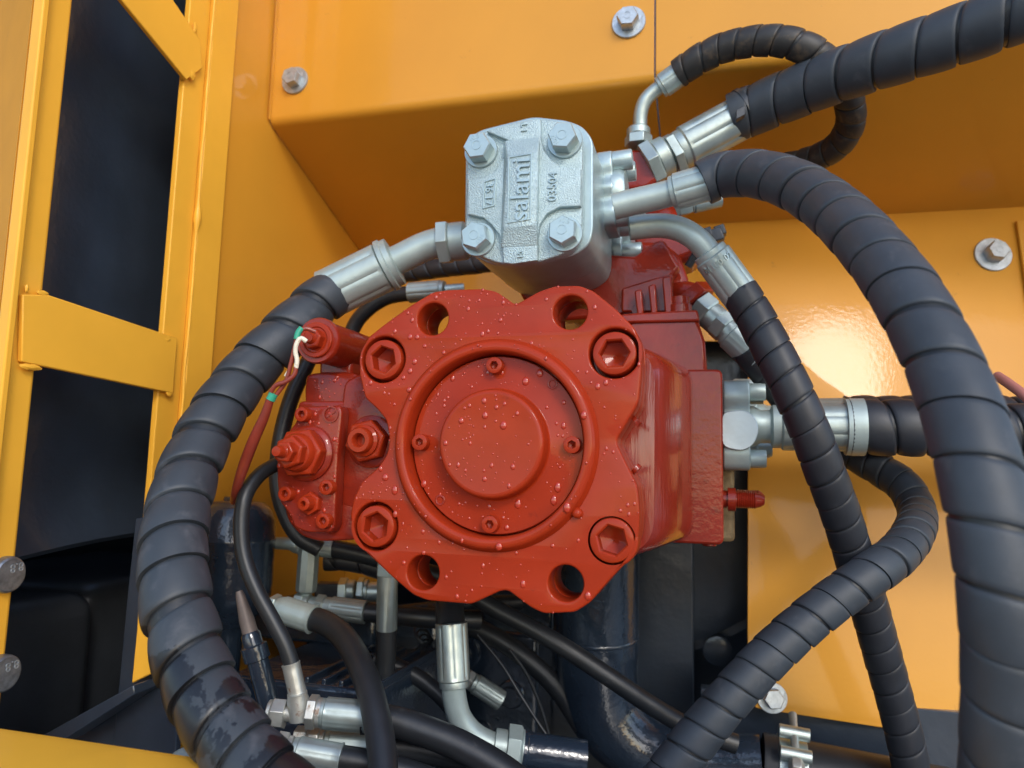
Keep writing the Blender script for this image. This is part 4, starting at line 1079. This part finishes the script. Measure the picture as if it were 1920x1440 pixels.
# P: plain hose behind the regulator
r, pa = hose('plain black hose bowing behind the red regulator',
    [(590, 655, .74), (572, 690, .735), (545, 750, .725), (525, 830, .715), (520, 900, .71), (532, 955, .705), (560, 1005, .70), (600, 1030, .70)], 0.0155, None, None, 'rubber_hose', None, name='plain_hose')

# J: thin hose looping in front of the canister to the tee
r, pa = hose('thin shiny black hose looping in front of the dark blue canister',
    [(545, 862, .655), (520, 870, .640), (485, 892, .620), (460, 930, .605), (452, 985, .598), (458, 1045, .592), (480, 1105, .585), (512, 1165, .580), (535, 1210, .577), (548, 1248, .575)], 0.0122, None, None, 'rubber_hose', None, name='plain_hose')
jb = PD(545, 1243, .575); je = PD(560, 1310, .572)
ferrule(r, je, jb, 0.0068, 'zinc_rust', 6, deep=0.02)
# bare sleeve tucked beside it
ms_ = thing('metal_sleeve', PD(470, 1190, .60), 'small dull tapered metal sleeve standing beside the thin looping hose', 'sleeve')
MB().lathe(PD(470, 1190, .60), PD(448, 1108, .605) - PD(470, 1190, .60), [(0.0062, 0), (0.0060, 0.012), (0.0036, 0.032), (0.0026, 0.036), (0.001, 0.036)], 20).build('sleeve', 'dull_sleeve', ms_, 40)
MB().lathe(PD(470, 1190, .60), PD(486, 1250, .598) - PD(470, 1190, .60), [(0.0050, -0.004), (0.0075, 0), (0.0080, 0.008), (0.0105, 0.009), (0.0105, 0.020), (0.0085, 0.021), (0.0085, 0.060)], 24).build('socket', 'paint_navy_wet', ms_, 35)

# K: tee with rusty cap nut and the hose leaving to the right
kd = .570
r, pa = hose('black plain hose running right from the zinc tee at the bottom', [(680, 1348, kd), (735, 1352, kd), (800, 1372, kd - .004), (870, 1402, kd - .01), (950, 1450, kd - .02), (1010, 1500, kd - .03)], 0.0225, None, None, 'rubber_hose', None, name='plain_hose')
ferrule(r, PD(600, 1336, kd), PD(690, 1344, kd), 0.0118, 'zinc', 8, deep=0.035)
te = thing('tee_fitting', PD(565, 1335, kd), 'zinc tee fitting with a rusty cap nut at bottom left', 'fitting')
ak = (PD(690, 1344, kd) - PD(600, 1336, kd)).normalized()
MB().lathe(PD(520, 1336, kd), ak, [(0.006, 0), (0.006, 0.032), (0.0085, 0.034), (0.0085, 0.036)], 24).build('run', 'zinc_rust', te, 35)
MB().lathe(PD(562, 1338, kd), PD(556, 1290, kd) - PD(562, 1338, kd), [(0.0085, -0.004), (0.0085, 0.010), (0.0075, 0.014), (0.0075, 0.016)], 24).build('branch', 'zinc_rust', te, 35)
nut(te, PD(536, 1339, kd), -ak, 0.0195, 0.011, 'zinc_rust', 'cap_nut', 0.4, 0.003)
nut(te, PD(578, 1334, kd), ak, 0.0220, 0.007, 'zinc_rust', 'hex_nut', 0.1, 0.004)

# L: two more ferruled hoses at the bottom edge
for (p0, p1, d, lab, sd) in [((548, 1408), (640, 1424), .545, 'zinc ferruled black hose at the bottom edge, the front one of two', 3), ((610, 1392), (700, 1398), .585, 'zinc ferruled black hose at the bottom edge, half hidden behind another', 4)]:
    a, b = PD(*p0, d), PD(*p1, d)
    ax = (b - a).normalized()
    rt_ = thing('plain_hose', a, lab, 'hose')
    nut(rt_, a - ax * 0.012, ax, 0.0205, 0.008, 'zinc_rust', 'hex_nut', 0.3, 0.004)
    nut(rt_, a - ax * 0.024, ax, 0.0190, 0.010, 'zinc_rust', 'cap_nut', 0.1, 0.002)
    ferrule(rt_, a, b, 0.0108, 'zinc', 8, deep=0.035)
    pth = Path([b - ax * .004, b + ax * 0.03, b + ax * 0.07 + Vector((0, 0, -.006)), b + ax * 0.13 + Vector((0, 0, -.03))], 0.003)
    tube(MB(), pth, 0.0098, 20).build('hose', 'rubber_hose', rt_, 60)

# I: plain hose from the zinc ferrule under the canister down to the bottom edge
r, pa = hose('plain black hose arching from a pale ferrule down past the tee fitting',
    [(575, 1158, .655), (605, 1166, .645), (640, 1190, .625), (670, 1235, .595), (692, 1290, .565), (707, 1350, .54), (716, 1410, .52), (720, 1480, .50)], 0.0205, None, None, 'rubber_hose', None, name='plain_hose')
iA = (PD(590, 1162, .65) - PD(515, 1138, .662)).normalized()
ferrule(r, PD(524, 1141, .660), PD(588, 1162, .651), 0.0120, 'zinc_painted', 8, deep=0.02)
nut(r, PD(510, 1136, .662), iA, 0.0195, 0.006, 'zinc', 'hex_nut', 0.2, 0.003)

# O: fittings under the regulator
od = .74
ro = thing('plain_hose', PD(520, 1018, od), 'zinc ferruled hose under the red regulator reaching the canister', 'hose')
MB().lathe(PD(505, 1018, od), PD(570, 1020, od) - PD(505, 1018, od), [(0.0060, 0), (0.0062, 0.020), (0.0085, 0.024), (0.0085, 0.029), (0.006, 0.030)], 24).build('stem', 'zinc', ro, 35)
ferrule(ro, PD(552, 1020, od), PD(625, 1028, od), 0.0098, 'zinc', 8, deep=0.055, lip=False)
pth = Path([PD(618, 1027, od), PD(680, 1040, od), PD(760, 1062, od), PD(860, 1090, od - .01)], 0.003)
tube(MB(), pth, 0.0088, 20).build('hose', 'rubber_hose', ro, 60)
pth = Path([PD(610, 1050, od + .03), PD(660, 1052, od + .03), (PD(720, 1068, od + .03)), PD(800, 1085, od + .03)], 0.003)
rq = thing('wrapped_hose', PD(610, 1050, od + .03), 'short dark wrapped hose running behind the bottom of the red flange', 'hose', G_H)
tube(MB(), pth, 0.0080, 20).build('hose', 'rubber_hose', rq, 60)
wrap_strip(MB(), pth, 0.0105, 0.026, 1, 36, 0.04, 0.03, 0.04, 5, jit=.2).build('spiral_wrap', 'rubber_wrap_dark', rq, 50, recalc=False)
rv = thing('tee_fitting', PD(575, 1135, od - .01), 'zinc tee with an upright tube between canister and red pump', 'fitting')
MB().lathe(PD(573, 1120, od - .01), (0.02, 0, 1), [(0.0050, 0), (0.0062, 0.004), (0.0100, 0.006), (0.0105, 0.009), (0.0105, 0.040), (0.0100, 0.048), (0.006, 0.049)], 10).build('upright_ferrule', 'zinc', rv, 25)
avv = (PD(660, 1145, od - .02) - PD(560, 1130, od - .01)).normalized()
nut(rv, PD(556, 1130, od - .01), avv, 0.0200, 0.009, 'zinc', 'hex_nut', 0.2, 0.005)
MB().lathe(PD(572, 1132, od - .01), avv, [(0.008, 0), (0.008, 0.020)], 20).build('run', 'zinc', rv, 35)
nut(rv, PD(594, 1136, od - .014), avv, 0.0200, 0.009, 'zinc', 'hex_nut', 0.5, 0.004)
ferrule(rv, PD(614, 1139, od - .016), PD(686, 1148, od - .022), 0.0110, 'zinc', 8, deep=0.055, lip=False)
pth = Path([PD(680, 1147, od - .02), PD(740, 1153, od - .02), PD(820, 1160, od - .02), PD(900, 1162, od - .01)], 0.003)
rr_ = thing('plain_hose', PD(680, 1147, od - .02), 'plain black hose running right under the red flange from the tee', 'hose')
tube(MB(), pth, 0.0092, 20).build('hose', 'rubber_hose', rr_, 60)
# hex union further back
ru = thing('hex_union', PD(640, 1108, od + .05), 'zinc hex union with a black cap under the red flange', 'fitting')
au = (PD(720, 1108, od + .05) - PD(640, 1108, od + .05)).normalized()
MB().obox(PD(618, 1110, od + .05), au, au.cross(Vector((0, 0, 1))), (0, 0, 1), 0.014, 0.010, 0.010).build('cap', 'black_plastic', ru, 30, bevel=0.002)
nut(ru, PD(637, 1108, od + .05), au, 0.0240, 0.009, 'zinc_bright', 'hex_nut', 0.4, 0.008)
nut(ru, PD(672, 1108, od + .05), au, 0.0250, 0.007, 'zinc_bright', 'hex_nut', 0.2, 0.004)
MB().lathe(PD(684, 1110, od + .05), au, [(0.0105, 0), (0.0105, 0.03), (0.008, 0.031)], 24).build('barrel', 'zinc_bright', ru, 30)

# M: upright ferrule under the flange
md = .66
rm = thing('plain_hose', PD(724, 1300, md), 'black hose rising into an upright zinc ferrule beneath the red flange', 'hose')
MB().lathe(PD(727, 1072, md), PD(725, 1180, md) - PD(727, 1072, md), [(0.0065, -0.01), (0.0065, 0), (0.0090, 0.002), (0.0092, 0.006), (0.0092, 0.0505), (0.0085, 0.0515), (0.005, 0.0515)], 40, lambda t, h: 1 - 0.02 * max(0, math.cos(t * 6)) if 0.003 < h < 0.05 else 1).build('ferrule', 'zinc_bright', rm, 35)
MB().hexa(PD(727, 1080, md), (0, 0, 1), 0.019, 0.012, 0, 0.2).build('hex_nut', 'zinc', rm, 30, bevel=0.0006)
pth = Path([PD(725, 1170, md), PD(724, 1220, md), PD(720, 1270, md), PD(712, 1330, md), PD(700, 1400, md)], 0.003)
tube(MB(), pth, 0.0088, 20).build('hose', 'rubber_hose', rm, 60)

# N: bent steel tube with ferrule and nut
nd = .64
rn = thing('bent_pipe', PD(845, 1440, nd), 'bent zinc tube with a long ferrule and hex nut at bottom centre', 'pipe')
ferrule(rn, PD(852, 1290, nd), PD(846, 1168, nd + .012), 0.0142, 'zinc_bright', 8, deep=0.055, lip=False)
rod(rn, [PD(850, 1275, nd), PD(852, 1305, nd), PD(862, 1345, nd), PD(885, 1375, nd), (PD(915, 1393, nd)), PD(945, 1402, nd)], 0.0103, 'zinc_painted', 'bent_tube')
aN = (PD(990, 1408, nd) - PD(930, 1399, nd)).normalized()
MB().lathe(PD(925, 1398, nd), aN, [(0.0100, 0), (0.0142, 0.001), (0.0142, 0.011), (0.012, 0.012)], 32).build('collar', 'zinc_painted', rn, 35)
nut(rn, PD(950, 1401, nd), aN, 0.0330, 0.0125, 'zinc_painted', 'hex_nut', 0.35, 0.002)
MB().lathe(PD(978, 1406, nd), aN, [(0.0150, 0), (0.0165, 0.001), (0.0165, 0.004), (0.0155, 0.005), (0.0155, 0.055), (0.01, 0.056)], 32).build('union_pipe', 'paint_navy_wet', rn, 35)
pth = Path([PD(846, 1180, nd + .012), PD(843, 1140, nd + .03), PD(850, 1090, nd + .08)], 0.003)
tube(MB(), pth, 0.0128, 20).build('hose', 'rubber_hose', rn, 60)

# Q: black hose sloping under the pump, plus two thin cables
r, pa = hose('shiny black hose sloping down to the right under the red pump',
    [(860, 1100, .72), (930, 1142, .71), (1010, 1185, .70), (1080, 1228, .69), (1150, 1275, .68), (1220, 1322, .675), (1290, 1362, .67), (1380, 1395, .665)], 0.0170, None, None, 'rubber_hose', None, name='plain_hose')
for (pts, D_, lab) in [([(800, 1150, .80), (880, 1172, .79), (960, 1215, .78), (1040, 1285, .77), (1090, 1360, .765)], 0.020, 'black hose deep under the pump, behind the sloping shiny one'),
                       ([(700, 1235, .70), (770, 1262, .70), (840, 1320, .69), (880, 1400, .68), (890, 1470, .67)], 0.015, 'black hose passing behind the bent zinc tube at the bottom'),
                       ([(740, 1150, .82), (820, 1140, .82), (900, 1132, .82), (980, 1128, .82)], 0.016, 'dark hose running level just under the red flange')]:
    hose(lab, pts, D_, None, None, 'rubber_hose', None, name='plain_hose')
rk = thing('hose_end', PD(900, 1295, .79), 'dim zinc hose end half hidden behind the bent zinc tube', 'fitting')
ferrule(rk, PD(885, 1278, .79), PD(940, 1314, .79), 0.0105, 'zinc', 8, deep=0.055, lip=False)
nut(rk, PD(884, 1277, .79), PD(870, 1268, .79) - PD(884, 1277, .79), 0.018, 0.008, 'zinc_rust', 'hex_nut', .2, .004)
for pts, rr, lab in [([(895, 1190, .70), (940, 1245, .69), (980, 1310, .68), (1025, 1378, .67), (1060, 1420, .66)], 0.0014, 'thin black cable slanting down beside the bent zinc tube'), ([(955, 1218, .74), (985, 1260, .74), (1015, 1330, .74), (1035, 1400, .74)], 0.0016, 'thin dark cable behind the slanting one under the pump'),
                     ([(1870, 705, .62), (1895, 722, .60), (1930, 750, .58), (1960, 790, .57)], 0.0040, 'thin pinkish cable at the right edge behind the nearest hose')]:
    pth = Path([PD(*p) for p in pts], 0.003)
    tube(MB(), pth, rr, 10).build('cable', 'pink_cable' if 'pink' in lab else 'rubber_hose', None, 60, label=lab, category='cable')
# black connector beside the lower outlet
kc = thing('connector', PD(1340, 450, .72), 'small black plastic connector behind the bent zinc tube', 'connector')
MB().obox(PD(1336, 446, .72), (1, 0, .3), (0, 1, 0), (-.3, 0, 1), 0.010, 0.008, 0.0065).build('shell', 'black_plastic', kc, 30, bevel=0.0015)
MB().obox(PD(1350, 434, .72), (1, 0, .3), (0, 1, 0), (-.3, 0, 1), 0.005, 0.006, 0.005).build('plug', 'black_plastic', kc, 30, bevel=0.001)
MB().obox(PD(1327, 438, .718), (1, 0, .3), (0, 1, 0), (-.3, 0, 1), 0.004, 0.005, 0.005).build('latch', 'black_plastic', kc, 30, bevel=0.001)
rod(kc, [PD(1330, 452, .72), PD(1310, 470, .725), PD(1290, 500, .73)], 0.004, 'rubber_hose', 'lead')
# small zinc fitting behind the upper hoses
kz = thing('elbow_fitting', PD(1290, 385, .66), 'small zinc fitting half hidden under the upper outlet tube', 'fitting')
nut(kz, PD(1270, 388, .66), PD(1340, 372, .66) - PD(1270, 388, .66), 0.016, 0.012, 'zinc', 'hex_nut', .2, .01)
MB().lathe(PD(1300, 382, .66), PD(1350, 370, .66) - PD(1300, 382, .66), [(0.0085, 0), (0.0085, 0.024), (0.004, 0.025)], 20).build('barrel', 'zinc', kz, 30)

# solenoid wires
wr = thing('wire_pair', PY(575, 630, YS), 'pair of red and white wires with green tape hanging from the solenoid', 'wires')
wd = .585
def wire(pts, r_, m, nm='wire', rf=None):
    pth = Path([PD(*p) for p in pts], 0.0015)
    tube(MB(), pth, r_, 12, rf).build(nm, m, wr, 60)
wire([(592, 622, .583), (572, 616, .581), (560, 626, .580), (553, 650, .58), (546, 680, .58), (536, 715, .58), (522, 735, .58), (512, 748, .58)], 0.0017, 'wire_red')
wire([(575, 640, .578), (564, 634, .577), (556, 645, .576), (554, 660, .576), (557, 675, .576), (555, 690, .576)], 0.0018, 'wire_white')
wire([(555, 688, .576), (552, 702, .576), (535, 716, .576), (518, 722, .577), (508, 735, .578), (506, 748, .579)], 0.0018, 'wire_red')
wire([(566, 615, .5805), (559, 624, .5795), (556, 636, .579)], 0.0024, 'tape_green', 'green_tape')
wire([(513, 738, .578), (507, 750, .578)], 0.0036, 'tape_green', 'green_tape')
wire([(507, 748, .578), (496, 780, .582), (478, 820, .588), (462, 860, .594), (450, 895, .60), (441, 925, .61), (438, 940, .62)], 0.0032, 'wire_red', 'heat_sleeve', lambda s, L: 0.0042 * (0.75 + 0.35 * math.sin(PI * min(1, s / L * 1.05))))
wire([(550, 660, .58), (542, 690, .581), (534, 705, .582)], 0.0007, 'wire_white')
# pale plastic scrap at bottom left
mb = MB()
sg = random.Random(4)
P_ = [PD(310, 1425, .52), PD(330, 1408, .52), PD(345, 1400, .52), PD(372, 1412, .52), PD(392, 1455, .51), (PD(300, 1460, .51))]
mb.prism([p + Vector((0, sg.uniform(-.004, .004), 0)) for p in P_], (0, 0.012, 0))
mb.build('plastic_scrap', 'plastic_pale', None, 30, bevel=0.002, label='pale plastic scrap behind the foot of the thick hose', category='scrap')

# ================================================================= rain drops on the red pump
rd = random.Random(21)
def blocked(x, z):
    for (a, b) in bxz:
        if (x - a) ** 2 + (z - b) ** 2 < 0.0185 ** 2: return True
    for (a, b) in hxz:
        if (x - a) ** 2 + (z - b) ** 2 < 0.0145 ** 2: return True
    return False
def inpoly(x, z, lp):
    c = False
    for i in range(len(lp)):
        (x1, z1), (x2, z2) = lp[i - 1], lp[i]
        if (z1 > z) != (z2 > z) and x < (x2 - x1) * (z - z1) / (z2 - z1) + x1: c = not c
    return c
mb = MB()
def drop(x, y, z, r):
    asp = rd.uniform(1.0, 1.45) if r > 0.0011 else rd.uniform(0.9, 1.15)
    rows = []
    seg = 12 if r > 0.0009 else 8
    for (rr, h) in [(1.0, 0), (0.96, 0.25), (0.80, 0.52), (0.5, 0.70), (0.2, 0.77), (0.02, 0.78)]:
        row = []
        for j in range(seg):
            t = 2 * PI * j / seg
            zz = math.sin(t); k = 1.0 + (0.12 * -zz)
            row.append((x + r * rr * math.cos(t) * k * 0.92, y - r * h * 0.62 + 0.00008, z + r * asp * rr * zz - r * 0.15 * (1 - rr)))
        rows.append(row)
    mb.grid(rows, True, True, False)
n = 0
place = []
for it in range(6000):
    if n >= 430: break
    x, z = rd.uniform(-0.115, 0.11), rd.uniform(-0.118, 0.118)
    rho = math.hypot(x, z)
    if not inpoly(x, z, fo) or blocked(x, z): continue
    if rho < 0.0355: y = -0.0089
    elif 0.0435 < rho < 0.0655: y = 0.0062
    elif 0.0712 < rho < 0.0742: y = -0.0165 + 0.008
    elif rho > 0.0795: y = 0.0
    else: continue
    if 0.0712 < rho < 0.0742: y = -0.0085
    dens = (1.0 if x < 0.02 else 0.5) * (1.0 if z > -0.06 else 0.45)
    if rd.random() > dens: continue
    r_ = min(0.0028, 0.00058 / (rd.random() + 0.03) ** 0.6)
    if any((x - a) ** 2 + (z - b) ** 2 < (r_ + c) ** 2 * 1.7 for a, b, c in place): continue
    place.append((x, z, r_))
    drop(x, y, z, r_); n += 1
for it in range(400):
    px, py = rd.uniform(520, 668), rd.uniform(700, 1000)
    p = PY(px, py, YR)
    if inpoly(p.x, p.z, xz(rg_px, YR)) and not (535 < px < 625 and 800 < py < 905) and len(place) < 510:
        place.append((p.x, p.z, 0)); drop(p.x, YR, p.z, min(0.0018, 0.00042 / (rd.random() + 0.03) ** 0.5))
    if inpoly(px, py, [(585, 706), (664, 706), (664, 752), (585, 752)]) :
        q = PY(px, py, YR + 0.022); drop(q.x, YR + 0.022, q.z, min(0.0018, 0.0005 / (rd.random() + 0.03) ** 0.5))
# drops hanging from the lower edges
mb.build('water_droplets', 'water', None, 60, label='rain drops beading on the face of the red pump', category='water drops', kind='stuff')
